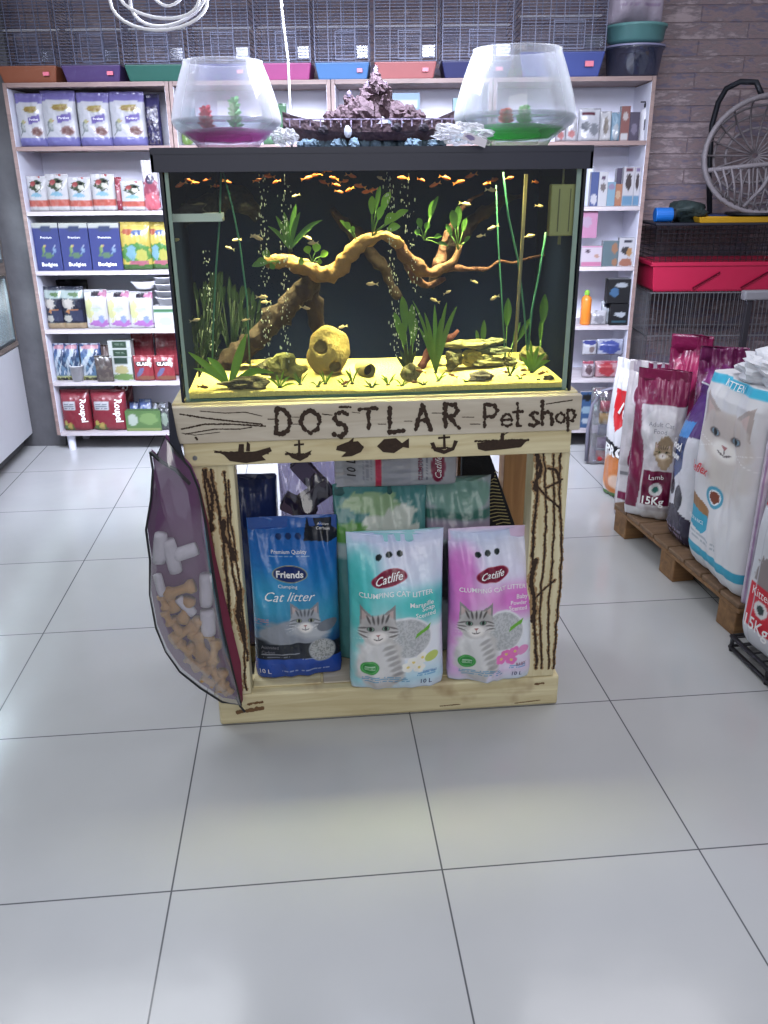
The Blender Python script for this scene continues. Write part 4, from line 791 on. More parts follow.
t_ = [[(.5, 1.6), (.5, .05), (.9, 0)], [(0, 1), (1, 1.05)]]; s_l = [[(.9, .9), (.5, 1), (.1, .8), (.5, .5), (.9, .25), (.5, 0), (.05, .1)]]
h_ = [[(.1, 1.7), (.1, 0)], [(.1, .7), (.5, 1), (.85, .8), (.9, 0)]]; p_l = [[(.1, 1), (.1, -.5)], [(.1, .95), (.7, 1), (.95, .6), (.7, .2), (.1, .2)]]
X = []
X.append(letter(276, 434, 14, 25, D_)); X.append(letter(301, 433, 19, 23, O_, .0058)); X.append(letter(333, 436, 15, 24, S_)); X.append(letter(360, 429, 17, 20, T_, .0056)); X.append(letter(388, 432, 15, 25, L_)); X.append(letter(416, 429, 14, 23, A_)); X.append(letter(444, 428, 15, 24, R_l))
X.append(letter(483, 427, 15, 23, P_, .0052)); X.append(letter(501, 426, 11, 12, e_, .004)); X.append(letter(513, 426, 9, 14, t_, .0045)); X.append(letter(529, 426, 10, 14, s_l, .0048)); X.append(letter(541, 424, 12, 13, h_, .006)); X.append(letter(556, 423, 9, 10, O_, .0042)); X.append(letter(567, 423, 8, 13, p_l, .0045))
for i_, lt in enumerate(X): burn('burnt_letter', lt, -.024, st, seed=i_+2)
sc_ = [([(180, 414), (205, 418), (232, 421), (262, 424)], .0022), ([(182, 429), (205, 424), (230, 424), (265, 426)], .0022), ([(185, 434), (215, 429), (240, 429), (252, 427)], .0016), ([(200, 411), (225, 413), (245, 412), (262, 416)], .0012), ([(182, 433), (195, 435), (220, 432)], .001), ([(268, 419), (275, 419)], .0014), ([(292, 417), (300, 417)], .001), ([(292, 424), (302, 424)], .001), ([(322, 414), (332, 415)], .0014), ([(352, 412), (360, 413)], .001), ([(378, 424), (386, 424)], .001), ([(404, 421), (412, 421)], .001), ([(432, 413), (442, 413)], .0012), ([(462, 417), (474, 417)], .001), ([(470, 424), (480, 424)], .0012), ([(546, 404), (572, 400)], .0016), ([(340, 407), (350, 407)], .0035), ([(196, 438), (197, 439)], .003)]
burn('scorch_mark', sc_, -.024, st, burnt, seed=4)
# silhouettes on the lower plank
def orn_poly(pts):
    orn = MB(); fillpoly(orn, pts, -.016); orn.build('burnt_silhouette', burnt, st)
orn_poly([(213, 450), (224, 452), (240, 453), (256, 451), (270, 447), (272, 451), (262, 456), (266, 460), (246, 463), (230, 461), (224, 455)])
orn_poly([(238, 452), (239, 444), (244, 444), (244, 452)]); orn_poly([(246, 451), (247, 441), (250, 444), (250, 451)])
orn_poly([(285, 451), (291, 453), (297, 455), (303, 454), (312, 450), (308, 457), (300, 461), (292, 458)]); orn_poly([(298, 440), (300, 440), (301, 456), (298, 456)]); orn_poly([(294, 444), (304, 443), (304, 445), (294, 446)])
orn_poly([(337, 446), (347, 442), (358, 441), (364, 447), (361, 452), (352, 456), (341, 457), (346, 452), (336, 450)]); orn_poly([(348, 442), (354, 437), (353, 442)])
orn_poly([(377, 446), (384, 439), (396, 438), (402, 443), (409, 438), (409, 448), (403, 447), (394, 453), (383, 452)])
orn_poly([(443, 434), (445, 434), (446, 449), (443, 449)]); orn_poly([(438, 437), (450, 436), (450, 438), (438, 439)]); orn_poly([(430, 443), (434, 442), (436, 447), (444, 450), (452, 447), (454, 440), (458, 441), (454, 450), (444, 454), (434, 451)])
orn_poly([(477, 443), (490, 441), (510, 440), (528, 439), (521, 447), (505, 449), (485, 451), (478, 449)]); orn_poly([(500, 440), (501, 433), (504, 433), (504, 440)])
burn('scorch_mark', [([(215, 452), (268, 453)], .003), ([(286, 454), (310, 454)], .003), ([(340, 447), (362, 447)], .005), ([(380, 446), (400, 446)], .005), ([(475, 441), (528, 440)], .0035), ([(480, 447), (520, 446)], .004), ([(432, 448), (454, 448)], .003), ([(501, 436), (508, 432)], .002)], -.0165, st, burnt, seed=9)
MB().lathe([(.006, 0), (.006, .002)], (0, 0, 0), 12, True, True).build('screw', mat('screw_steel', (150, 150, 150), .3, 1), st).matrix_local = Matrix.Translation(at(195, 458, -.016)-SO) @ Matrix.Rotation(math.pi/2, 4, 'X')
# scorch lines on the posts
rnd = random.Random(3); LPs = []; 
def wav(x0, x1, v0, v1, r, sd, n=26):
    q = random.Random(sd); out = []; ph = q.uniform(0, 6)
    for i in range(n+1):
        t = i/n; out.append((x0+(x1-x0)*t+2.0*math.sin(t*7+ph)+q.uniform(-.8, .8), v0+(v1-v0)*t))
    return (out, r)
LPs = [wav(201, 235, 470, 690, .0030, 1), wav(212, 241, 470, 690, .0042, 2), wav(222, 246, 472, 660, .0032, 3), wav(196, 224, 480, 640, .0022, 4), wav(229, 248, 480, 690, .0026, 5), wav(207, 214, 470, 530, .005, 6), wav(222, 233, 520, 560, .006, 7), wav(238, 242, 590, 640, .006, 8)]
burn('scorch_mark', LPs, -.0005, st, burnt, seed=12); burn('toasted_halo', [(p_, r_*1.8) for p_, r_ in LPs], -.0005, st, halo, seed=32, depth=.0006)
RPs = [wav(535, 534, 458, 668, .0042, 21), wav(545, 541, 452, 668, .0030, 22), wav(554, 549, 455, 668, .0028, 23), wav(562, 556, 452, 668, .0030, 24), ([(533, 482), (545, 495), (560, 508)], .003), ([(548, 468), (556, 470), (560, 482)], .004), ([(546, 488), (556, 483), (562, 479)], .003), wav(534, 532, 560, 620, .006, 25), wav(539, 537, 450, 490, .005, 26), ([(533, 600), (545, 588), (555, 580)], .003)]
burn('scorch_mark', RPs, -.0005, st, burnt, seed=13); burn('toasted_halo', [(p_, r_*1.8) for p_, r_ in RPs], -.0005, st, halo, seed=33, depth=.0006)
burn('scorch_mark', [([(238, 712), (262, 708)], .007), ([(248, 704), (262, 702)], .004), ([(535, 684), (543, 683)], .004), ([(440, 706), (460, 704)], .0015), ([(515, 703), (540, 700)], .0015)], -.0008, st, burnt2, seed=15)

# ================================================================== AQUARIUM
TX0, TX1, TY0, TY1, TZ0, TZ1 = .040, 1.008, .004, .404, .9435, 1.490
aq = empty('aquarium', ((TX0+TX1)/2, (TY0+TY1)/2, TZ0), 0, 'large glass fish tank full of water, standing on the pine stand', 'aquarium'); AO = aq.location.copy()
glass = clear('tank_glass', (252, 255, 253), .0, .01, fk=1.1); inner = clear('glass_in_water', (248, 253, 250), fk=0)
edge = mat('glass_edge_green', (120, 160, 150), .15, var=.1)
def ab(x0, x1, y0, y1, z0, z1, name, m, par=None, **k): return MB().box(x0-AO.x, x1-AO.x, y0-AO.y, y1-AO.y, z0-AO.z, z1-AO.z).build(name, m, par or aq, **k)
G = .006
fpn = MB().box(TX0+G+.001-AO.x, TX1-G-.001-AO.x, TY0-AO.y, TY0+G-AO.y, TZ0-AO.z, TZ1-AO.z); fpn.m = [1, 1, 0, 1, 1, 1]; fpn.build('front_pane', [glass, inner], aq); ab(TX0, TX0+G, TY0, TY1, TZ0, TZ1, 'side_pane', inner); ab(TX1-G, TX1, TY0, TY1, TZ0, TZ1, 'side_pane', inner)
ab(TX0+G+.001, TX1-G-.001, TY1-G, TY1, TZ0, TZ1, 'back_pane', inner); ab(TX0+G+.001, TX1-G-.001, TY0+G, TY1-G, TZ0, TZ0+G, 'bottom_pane', edge)
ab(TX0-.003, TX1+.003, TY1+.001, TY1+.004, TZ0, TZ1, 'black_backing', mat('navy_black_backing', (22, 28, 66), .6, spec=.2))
nv = MATS['navy_black_backing']; ab(TX0-.004, TX0-.001, TY0+.003, TY1, TZ0, TZ1-.001, 'added_side_sheet', nv); ab(TX1+.001, TX1+.004, TY0+.003, TY1, TZ0, TZ1-.001, 'added_side_sheet', nv)  # dark sheets added over the side panes, standing in for their dark reflections
ab(TX0-.001, TX0+.004, TY0-.002, TY0+.002, TZ0, TZ1, 'corner_edge', blk); ab(TX1-.004, TX1+.001, TY0-.002, TY0+.002, TZ0, TZ1, 'corner_edge', blk)
sil = mat('silicone_seam', (170, 190, 180), .3); ab(TX1-G-.012, TX1-G-.001, TY0+G, TY0+G+.003, TZ0, TZ1, 'silicone_seam', sil); ab(TX0+G+.001, TX0+G+.009, TY0+G, TY0+G+.003, TZ0, TZ1, 'silicone_seam', sil)
wtr = clear('water_body', (250, 253, 249), fk=0)
ab(TX0+G+.0015, TX1-G-.0015, TY0+G+.0035, TY1-G-.001, TZ0+G+.001, 1.452, 'water', wtr)
# hood
hd = empty('aquarium_hood', (.522, .2, 1.4905), 0, 'black aquarium hood closing the top of the tank', 'lid')
HM = mat('black_blue_hood', (40, 42, 58), .45, var=.08)
m_ = MB(); x0, x1, y0, y1 = -.499, .497, -.212, .222
m_.box(x0, x1, y0, y1, .012, .026); m_.box(x0, x1, y0, y0+.006, -.024, .0125); m_.box(x0, x1, y1-.006, y1, -.024, .0125); m_.box(x0, x0+.006, y0, y1, -.024, .0125); m_.box(x1-.006, x1, y0, y1, -.024, .0125)
m_.build('hood_body', HM, hd)
MB().box(-.40, .40, -.02, .05, -.012, .011).build('light_housing', blk, hd)
TOPZ = 1.4905+.026
# sand
def sandz(x, y): return .9605+.004*(y/.38)+.006*mnoise.noise(Vector((x*5, y*5, 2)))+.003*math.sin(x*9)
nx, ny = 60, 24; V = []; Fc = []
xs = np.linspace(TX0+G+.002, TX1-G-.002, nx); ys = np.linspace(TY0+G+.004, TY1-G-.002, ny)
for y in ys:
    for x in xs: V.append((x, y, sandz(x, y)))
for j in range(ny-1):
    for i in range(nx-1): a = j*nx+i; Fc.append((a, a+1, a+nx+1, a+nx))
nb = len(V)
for x in xs: V.append((x, ys[0], TZ0+G+.001))
for i in range(nx-1): Fc.append((nb+i, nb+i+1, i+1, i))
mb = MB(); mb.add(V, Fc); mb.build('tank_sand', mat('pale_yellow_sand', (236, 214, 136), .9, var=.12, vscale=90, bump=.5, bscale=160), smooth=True, kind='stuff', label='pale yellow sand bed sloping up inside the fish tank', cat='sand')

def inx(p, m=.012): p.x = min(max(p.x, TX0+G+m), TX1-G-m); return p
def rock(name, u, v, ru, rv, y, col, label, seed, amp=.25, cat='rock', ry=None, lift=0):
    p = at(u, v, y); sx = ru*abs(at(u+1, v, y).x-p.x); sz = rv*abs(at(u, v+1, y).z-p.z); p = inx(p, .036); ry = ry or (sx+sz)/2*.8
    base_ = sandz(p.x, y)-.004
    m = mat('rock_%d_%d_%d' % col, col, .85, var=.45, vscale=40, bump=.8, bscale=50)
    return MB().blob((0, 0, sz*.9), (sx, ry, sz), seed, amp, 1.6, 14).build(name, m, smooth=False, loc=(p.x, y, base_+lift), label=label, cat=cat)
# stone with two holes
p = at(328, 345, .20); me = MB().blob((0, 0, 0), (.058, .030, .064), 11, .16, 1.3, 22)
hs = me.build('holed_stone', mat('ochre_stone', (176, 152, 92), .85, var=.3, vscale=30, bump=.7, bscale=60), smooth=True, merge=True, loc=(p.x, .20, sandz(p.x, .2)+.060), label='ochre stone with two round holes standing on the sand', cat='rock')
cut = []
for (dx, dz, r) in ((-.020, .016, .018), (.016, -.034, .016)):
    c = MB().tube([(dx, -.2, dz), (dx, .012, dz)], r, 16).build('cutter', blk, loc=hs.location, merge=True); b = hs.modifiers.new('h', 'BOOLEAN'); b.object = c; b.operation = 'DIFFERENCE'; b.solver = 'EXACT'; cut.append(c)
dg = bpy.context.evaluated_depsgraph_get(); dg.update(); nm = bpy.data.meshes.new_from_object(hs.evaluated_get(dg)); hs.modifiers.clear(); hs.data = nm
for c in cut: bpy.data.objects.remove(c)
# little clay barrel
p = at(365, 354, .17); mb = MB().tube([(0, -.028, 0), (0, -.014, 0), (0, 0, 0), (0, .014, 0), (0, .028, 0)], [.018, .021, .022, .021, .018], 20, cap=False).tube([(0, .027, 0), (0, -.027, 0)], .015, 20, cap=False)
o = mb.build('clay_pot', mat('pale_clay', (200, 186, 130), .7), smooth=True, loc=(p.x, .17, sandz(p.x, .17)+.018), rz=.35, label='small pale clay tube lying right of the holed stone', cat='pot')
MB().lathe([(.0155, 0), (.0155, .002)], (0, 0, 0), 16, True, True).build('dark_inside', blk, o).matrix_local = Matrix.Translation((0, -.006, 0)) @ Matrix.Rotation(math.pi/2, 4, 'X')
# slate pile and stones
SL = [((-.055, .0, .030), (.022, .022, .026), 0, 'dark slate block at the left end of the slate pile'), ((.0, .006, .026), (.034, .018, .020), .1, 'yellowish slate block in the middle of the pile'), ((.03, .0, .018), (.055, .02, .014), -.1, 'long slate slab lying low at the front right of the pile'),
      ((-.015, .008, .066), (.062, .024, .012), .05, 'long flat slate slab capping the left of the pile'), ((.052, .01, .046), (.042, .02, .013), -.2, 'grey slate slab resting right of centre in the pile'), ((.058, .014, .070), (.030, .016, .010), .15, 'small slate slab topmost at the right of the pile'), ((.10, .006, .016), (.022, .018, .012), .2, 'small slate chip at the right foot of the pile')]
p = at(474, 355, .20); zb = sandz(p.x, .2)
for i, (c, r, rot, lb) in enumerate(SL):
    cl = ((96, 92, 66), (190, 170, 84), (122, 118, 80), (138, 130, 88), (104, 108, 84), (112, 112, 84), (90, 88, 62))[i]
    m = mat('slate_%d' % i, cl, .8, var=.4, vscale=30, bump=.8, bscale=40, stretch=(1, 1, 5))
    mb = MB().blob((0, 0, 0), r, 20+i, .28, 1.9, 10); mb.build('slate_rock', m, loc=(p.x+c[0], .20+c[1], zb+c[2]), rz=rot, label=lb, cat='rock', group='stacked slate pieces in the tank')
rock('rock', 411, 371, 9, 9, .10, (110, 104, 74), 'round grey stone on the sand below the small plants', 31)
rock('rock', 481, 381, 11, 5, .06, (100, 92, 88), 'flat dark stone at the front right of the sand', 32, .35)
rock('rock', 246, 388, 20, 6, .045, (84, 78, 60), 'long dark driftwood stone at the front left of the sand', 33, .4)
rock('rock', 286, 367, 16, 12, .14, (112, 108, 66), 'mossy lumpy rock under the centre left bubbles', 34, .4)
rock('rock', 272, 356, 13, 8, .20, (70, 66, 50), 'dark rock behind the mossy one', 35, .35)
rock('rock', 563, 344, 12, 10, .22, (120, 116, 74), 'olive rock near the right wall of the tank', 36, .3)
rock('rock', 560, 379, 5, 3, .05, (60, 56, 46), 'tiny dark stone at the front right corner', 37)
# driftwood
def wood_path(name, pts, m, label, par=None):
    P = []; Rr = []; base_ = [(at(u, v, y), r) for u, v, y, r in pts]
    for (a, ra), (b_, rb) in zip(base_, base_[1:]):
        k = max(2, int((b_-a).length/.010))
        for i in range(k): t = i/k; P.append(a.lerp(b_, t)); Rr.append(ra+(rb-ra)*t)
    P.append(base_[-1][0]); Rr.append(base_[-1][1])
    P = [p+Vector((mnoise.noise(p*22), 0, mnoise.noise(p*22+Vector((9, 9, 9)))))*.012 for p in P]
    for _ in range(2): P = [P[0]]+[(P[i-1]+P[i]*2+P[i+1])/4 for i in range(1, len(P)-1)]+[P[-1]]
    Rr = [r*(1+.28*mnoise.noise(p*45)) for r, p in zip(Rr, P)]
    mb = MB(); mb.tube(P, Rr, 16)
    cs = [P[min(len(P)-1, i//16)] for i in range(len(mb.v))]
    mb.v = [tuple(c+(Vector(v_)-c)*(1+.55*mnoise.noise(Vector(v_)*38)+.35*mnoise.noise(Vector(v_)*95))) for v_, c in zip(mb.v, cs)]
    if name == 'x': return mb
    return mb.build(name, m, par, smooth=True, label=label, cat='driftwood' if label else None)
tan = mat('tan_driftwood', (146, 106, 60), .8, var=.6, vscale=25, bump=.9, bscale=40); dwd = mat('dark_driftwood', (44, 28, 22), .85, var=.4, vscale=25, bump=.9, bscale=30)
dwr = empty('driftwood', (.45, .2, 1.0), 0, 'arching tan and brown driftwood branch spanning the middle of the tank', 'driftwood')
def part_path(nm, pts, m):
    o = wood_path(nm, pts, m, None, dwr); me = o.data; me.transform(Matrix.Translation((-.45, -.2, -1.0))); return o
part_path('arch_branch', [(266, 264, .2, .014), (285, 260, .19, .018), (300, 266, .18, .017), (318, 274, .17, .022), (335, 272, .16, .023), (348, 258, .15, .019), (356, 246, .15, .017), (370, 240, .15, .014), (384, 234, .15, .012), (396, 240, .16, .012), (404, 252, .18, .010)], tan)
part_path('far_arch', [(398, 242, .17, .012), (408, 258, .18, .015), (420, 268, .20, .016), (438, 272, .21, .013), (452, 262, .22, .010), (458, 248, .23, .007)], mat('umber_driftwood', (92, 58, 40), .8, var=.6, vscale=25, bump=.9, bscale=40))
part_path('dark_trunk', [(200, 384, .3, .022), (222, 366, .29, .028), (248, 346, .28, .030), (272, 322, .27, .032), (296, 300, .25, .030), (312, 280, .22, .024), (300, 264, .21, .018)], dwd)
part_path('dark_prop', [(330, 372, .3, .016), (322, 340, .29, .018), (316, 310, .27, .022), (310, 285, .24, .02)], dwd)
part_path('right_branch', [(436, 268, .23, .014), (446, 246, .25, .011), (452, 226, .27, .008), (462, 208, .29, .006), (478, 196, .3, .004), (486, 192, .3, .002)], mat('red_driftwood', (84, 48, 38), .8, var=.35, vscale=25, bump=.8))
part_path('back_root', [(430, 286, .33, .012), (446, 250, .33, .022), (470, 222, .34, .020), (498, 204, .34, .012), (520, 196, .35, .005)], dwd)
part_path('back_root', [(330, 210, .34, .008), (352, 232, .34, .018), (380, 262, .34, .016), (400, 300, .34, .010)], dwd)
part_path('thin_branch', [(440, 268, .24, .010), (468, 272, .26, .006), (495, 264, .28, .004), (530, 258, .3, .003), (560, 258, .32, .002)], MATS['red_driftwood'])
part_path('lower_branch', [(404, 258, .2, .009), (412, 278, .22, .012), (428, 286, .24, .010), (444, 280, .25, .006)], MATS['red_driftwood'])
wood_path('bog_wood', [(176, 226, .33, .012), (190, 214, .33, .022), (212, 206, .33, .030), (232, 196, .33, .034), (250, 206, .32, .026), (258, 220, .32, .012)], mat('near_black_wood', (40, 36, 34), .8, var=.3, bump=.7), 'dark bog wood lump near the surface at upper left of the tank')
rd = MB()
p = at(436, 358, .25); rw = wood_path('bog_wood', [(418, 366, .25, .010), (430, 350, .26, .014), (446, 340, .27, .010), (456, 330, .28, .005)], mat('maroon_root', (90, 44, 44), .8, var=.3, bump=.7), 'reddish root between the small grass and the slate pile')

# plants
def leafmb(mb, base_, tip, w, bend=.3, seed=0, n=8, fold=.25):
    base_ = Vector(base_); tip = Vector(tip); d = tip-base_; L = d.length; side = d.cross(Vector((0, 1, 0))).normalized() if abs(d.normalized().y) < .95 else Vector((1, 0, 0))
    out = Vector((0, -1, 0)); up = Vector((0, 0, 1)); vs = []; fs = []
    for i in range(n+1):
        t = i/n; c = base_+d*t+up*bend*L*math.sin(math.pi*t)*.5+out*bend*L*.25*t*t
        ww = w*(math.sin(math.pi*min(1, t*.92+.06))**.8)
        vs += [c-side*ww+out*ww*fold, c+Vector((0, .0006, 0)), c+side*ww+out*ww*fold]
    for i in range(n):
        for j in (0, 1): a = i*3+j; fs.append((a, a+1, a+4, a+3))
    mb.add(vs, fs)
lg = mat('bright_leaf', (128, 170, 52), .45, var=.25, vscale=30, spec=.4); mg = mat('mid_leaf', (78, 118, 44), .45, var=.25, vscale=30); dgm = mat('dark_leaf', (26, 48, 26), .5, var=.3, vscale=30); yg = mat('yellow_leaf', (170, 190, 70), .45, var=.2)
def plant(name, ub, vb, y, leaves, m, label, group=None, stems=False, sand=False, cat='plant'):
    b0 = inx(at(ub, vb, y))
    if sand: b0.z = sandz(b0.x, y)-.002
    e = empty(name, b0, 0, label, cat, group); stem_mb = MB(); mb = MB()
    for i, l in enumerate(leaves):
        tip = inx(at(l[0], l[1], y-.01+.012*(i % 3)))-b0; w = l[2]; bend = l[3] if len(l) > 3 else .25
        if stems:
            s0 = tip*(.55 if len(l) < 5 else l[4]); stem_mb.tube([(0, 0, 0), s0*.5+Vector((0, -.002, .003)), s0], .0012, 5); leafmb(mb, s0, tip, w, bend, i)
        else: leafmb(mb, (0, 0, 0), tip, w, bend, i)
    mb.build('leaves', m, e, smooth=True)
    if stems: stem_mb.build('stem', dgm if m is dgm else mg, e, smooth=True)
    else: MB().blob((0, 0, .0), .006, 3, .2, n=6).build('root_crown', dgm, e, smooth=True)
    return e
plant('java_fern', 290, 250, .16, [(276, 216, .006), (284, 212, .006), (296, 204, .007), (300, 212, .006), (322, 220, .006), (312, 228, .006), (268, 226, .005)], mg, 'tuft of long green leaves growing on the left of the driftwood')
plant('anubias', 312, 262, .15, [(306, 246, .010), (318, 243, .011), (328, 252, .009), (322, 262, .007), (298, 262, .009)], lg, 'round leaved bright anubias on the driftwood beside the long leaved tuft', stems=True)
plant('anubias', 280, 262, .15, [(256, 262, .011, .1), (262, 252, .010), (270, 268, .009), (252, 266, .008)], mg, 'broad leaved plant hanging off the left tip of the driftwood', stems=True)
plant('anubias', 372, 236, .13, [(372, 196, .009), (383, 206, .009), (390, 192, .010), (396, 214, .011), (400, 226, .010), (380, 186, .006), (408, 210, .008)], lg, 'bright green leafy plant on top of the driftwood arch', stems=True)
plant('anubias', 356, 240, .13, [(345, 222, .007), (352, 226, .005), (340, 220, .004)], lg, 'small pale sprig on the driftwood left of the bright plant', stems=True)
plant('anubias', 424, 240, .17, [(418, 218, .008), (428, 222, .008), (434, 200, .008), (438, 196, .005), (415, 230, .008), (442, 236, .006), (448, 246, .005)], mg, 'mid green plant on the driftwood right of the bright plant', stems=True)
plant('anubias', 458, 250, .19, [(452, 210, .011), (458, 206, .010), (466, 218, .007), (470, 236, .005), (446, 224, .007)], mg, 'upright broad leaved plant on the right driftwood branch', stems=True)
plant('sword_plant', 230, 390, .06, [(184, 352, .009, .1), (246, 334, .011, .05), (208, 357, .010, .3), (274, 372, .009, .35), (194, 368, .006), (262, 388, .005)], lg, 'large sword plant with long leaves at the front left', sand=True)
plant('sword_plant', 280, 392, .045, [(268, 378, .003), (276, 374, .003), (290, 376, .003), (296, 384, .003), (284, 370, .002)], lg, 'small grass tuft right of the large sword plant', sand=True)
plant('spider_plant', 436, 352, .19, [(412, 300, .004), (424, 312, .006), (434, 304, .006), (446, 302, .006), (456, 306, .007), (452, 318, .006), (428, 330, .006), (440, 318, .006), (418, 326, .005)], mg, 'spiky green plant rising left of the slate pile', sand=True)
plant('anubias', 410, 345, .20, [(402, 296, .011), (412, 304, .010), (394, 312, .009), (400, 322, .009), (416, 318, .008)], mg, 'round leaved plant left of the spiky plant', stems=True, sand=True)
plant('anubias', 506, 348, .22, [(508, 298, .011, .05, .6), (530, 318, .008, .1, .55), (520, 322, .006)], mg, 'tall plant with one oval leaf behind the slate pile', stems=True, sand=True)
plant('anubias', 482, 345, .22, [(484, 320, .008, .05, .5), (476, 330, .005)], mg, 'small single leaved sprout left of the tall oval leaf', stems=True, sand=True)
plant('anubias', 554, 352, .23, [(549, 294, .012, .05, .6), (560, 318, .005), (544, 320, .006)], mg, 'tall plant with one oval leaf near the right wall of the tank', stems=True, sand=True)
plant('crypt', 532, 366, .12, [(526, 350, .006), (538, 346, .006), (546, 352, .006), (530, 340, .004), (520, 356, .005), (552, 360, .007)], lg, 'low bright green bush right of the slate pile', sand=True)
plant('crypt', 408, 362, .18, [(404, 344, .005), (412, 342, .005), (400, 350, .006), (416, 350, .005), (396, 356, .005)], dgm, 'dark green low plant behind the round grey stone', sand=True)
# background thicket at left
for i, (u, v, y, hgt) in enumerate(((200, 366, .30, 78), (212, 364, .33, 86), (232, 362, .34, 78), (248, 360, .35, 66), (194, 372, .20, 50))):
    q = random.Random(50+i); lv = []
    for k in range(34): t = q.random(); lv.append((u+q.uniform(-15, 15), v-8-hgt*t, q.uniform(.004, .007), q.uniform(-.3, .5), .80))
    plant('pond_weed', u, v, y, lv, dgm, ['tall dark weed against the left wall of the tank', 'second dark weed from the left at the back of the tank', 'third dark weed from the left at the back of the tank', 'dark weed behind the sloping driftwood trunk', 'lower weed in front of the left tank corner weeds'][i], 'dark weeds at the back left of the tank', stems=True, sand=True)
q = random.Random(5)
for i, (u, v) in enumerate(((318, 388), (325, 378), (345, 386), (372, 388), (388, 382), (402, 388), (424, 390), (438, 380), (466, 388), (510, 372), (520, 384), (538, 388), (300, 380), (352, 376))):
    y = .04+.05*((390-v)/18); lv = [(u+q.uniform(-9, 9), v-q.uniform(2, 9), .0018, q.uniform(0, .5)) for _ in range(6)]
    plant('grass_sprout', u, v, y, lv, lg if i % 3 else mg, 'tiny green sprout on the open sand of the tank', 'tiny sprouts on the tank sand', sand=True)

# tubes, tray, filter
hose = mat('green_airline', (70, 130, 110), .3)
def tube_obj(name, pts, r, m, label, cat='tube', group=None):
    P = [at(*p) for p in pts]; o = P[-1].copy(); return MB().tube([p-o for p in P], r, 8).build(name, m, smooth=True, loc=o, label=label, cat=cat, group=group)
tube_obj('air_hose', [(221, 172, .12), (220, 215, .12), (216, 270, .12), (213, 330, .12), (212, 374, .12)], .0022, hose, 'straight green air hose hanging at left in the tank')
tube_obj('air_hose', [(223, 172, .13), (232, 205, .13), (240, 245, .13), (247, 300, .13), (250, 370, .13)], .0020, hose, 'slanted green air hose crossing the left of the tank')
tube_obj('air_hose', [(503, 172, .15), (508, 215, .15), (518, 260, .15), (524, 310, .15), (528, 362, .15)], .0025, hose, 'green air hose slanting down at the right of the tank')
tube_obj('air_hose', [(496, 185, .2), (498, 240, .2), (502, 300, .2), (505, 358, .2)], .0018, hose, 'thin green air hose left of the pale stick')
tube_obj('air_hose', [(546, 232, .16), (540, 270, .16), (532, 310, .16), (528, 350, .15)], .003, hose, 'green air hose curving below the filter box')
tube_obj('lift_tube', [(526, 174, .14), (523, 230, .14), (519, 290, .14), (515, 352, .14)], .0045, mat('pale_tan_tube', (150, 140, 110), .4), 'pale tan rigid tube standing at the right of the tank')
p0 = at(548, 236, .03); p1 = at(576, 184, .03)
fb = empty('filter_box', ((p0.x+p1.x)/2, .035, p0.z), 0, 'olive translucent filter box hanging inside the tank at upper right', 'filter'); hw = (p1.x-p0.x)/2; fh = p1.z-p0.z
MB().box(-hw, hw, -.012, .012, 0, fh).build('box_shell', mat('olive_plastic', (172, 166, 110), .3, var=.1), fb, bevel=.003); MB().box(-hw*.4, -hw*.3, -.014, -.0125, .01, fh-.01).box(hw*.5, hw*.58, -.014, -.0125, .01, fh-.01).build('ridge', mat('olive_edge', (110, 106, 70), .35), fb)
MB().tube([(0, 0, -.02), (0, 0, 0)], .004, 8).tube([(0, 0, fh), (0, 0, 1.49-p0.z)], .003, 8).build('hanger', MATS['olive_edge'], fb)
p0 = at(168, 222, .09); p1 = at(222, 212, .09)
ft = empty('reflection_tray', ((p0.x+p1.x)/2, .11, p0.z), 0, 'white floating tray, also standing in for a bright reflection, at the upper left of the tank', 'tray'); hw = (p1.x-p0.x)/2
MB().box(-hw, hw, -.03, .03, 0, .008).box(-hw, hw, -.03, -.027, .008, .018).box(-hw, hw, .027, .03, .008, .018).build('tray_body', mat('bright_white_tray', (235, 238, 240), .3, var=.02), ft)  # bright white body stands in for a light reflection on the glass
MB().tube([(-hw+.01, 0, .01), (-hw+.01, 0, 1.488-p0.z)], .002, 6).tube([(hw-.01, 0, .01), (hw-.01, 0, 1.488-p0.z)], .002, 6).build('hanger', clear('hanger_clear', (220, 230, 230), .3), ft)
MB().blob((-.01, 0, .018), (.032, .018, .014), 44, .5, 2.2, 10).build('moss_clump', mat('dark_moss', (44, 36, 34), .8, var=.4, vscale=50), smooth=True, loc=((p0.x+p1.x)/2, .11, p0.z+.008), label='dark moss clump lying in the white tray', cat='moss')
# bubbles
bub = mat('air_bubble', (215, 220, 205), .15, spec=1.0, var=.02)
def bubbles(u0, v0, u1, v1, wpx, y, n, label, seed):
    q = random.Random(seed); mb = MB()
    for i in range(n):
        t = q.random(); p = at(u0+(u1-u0)*t+q.gauss(0, wpx*.35), v0+(v1-v0)*t, y+q.uniform(-.012, .012)); r = q.uniform(.0007, .0015)
        mb.blob(p, (r, r, r*q.choice((1.3, 2.2, 3.4))), 0, 0, n=4)
    mb.build('bubble_column', bub, smooth=True, kind='stuff', label=label, cat='bubbles')
bubbles(262, 175, 268, 362, 8, .13, 110, 'stream of small bubbles rising left of the driftwood tuft', 1)
bubbles(284, 175, 286, 362, 8, .13, 110, 'stream of small bubbles rising over the mossy rock', 2)
bubbles(388, 172, 396, 362, 7, .12, 120, 'stream of small bubbles rising in front of the driftwood arch', 3)
bubbles(404, 172, 418, 350, 10, .13, 90, 'scattered bubbles rising right of the driftwood arch', 4)
bubbles(206, 250, 212, 352, 7, .13, 60, 'stream of small bubbles at the left beside the air hose', 6)
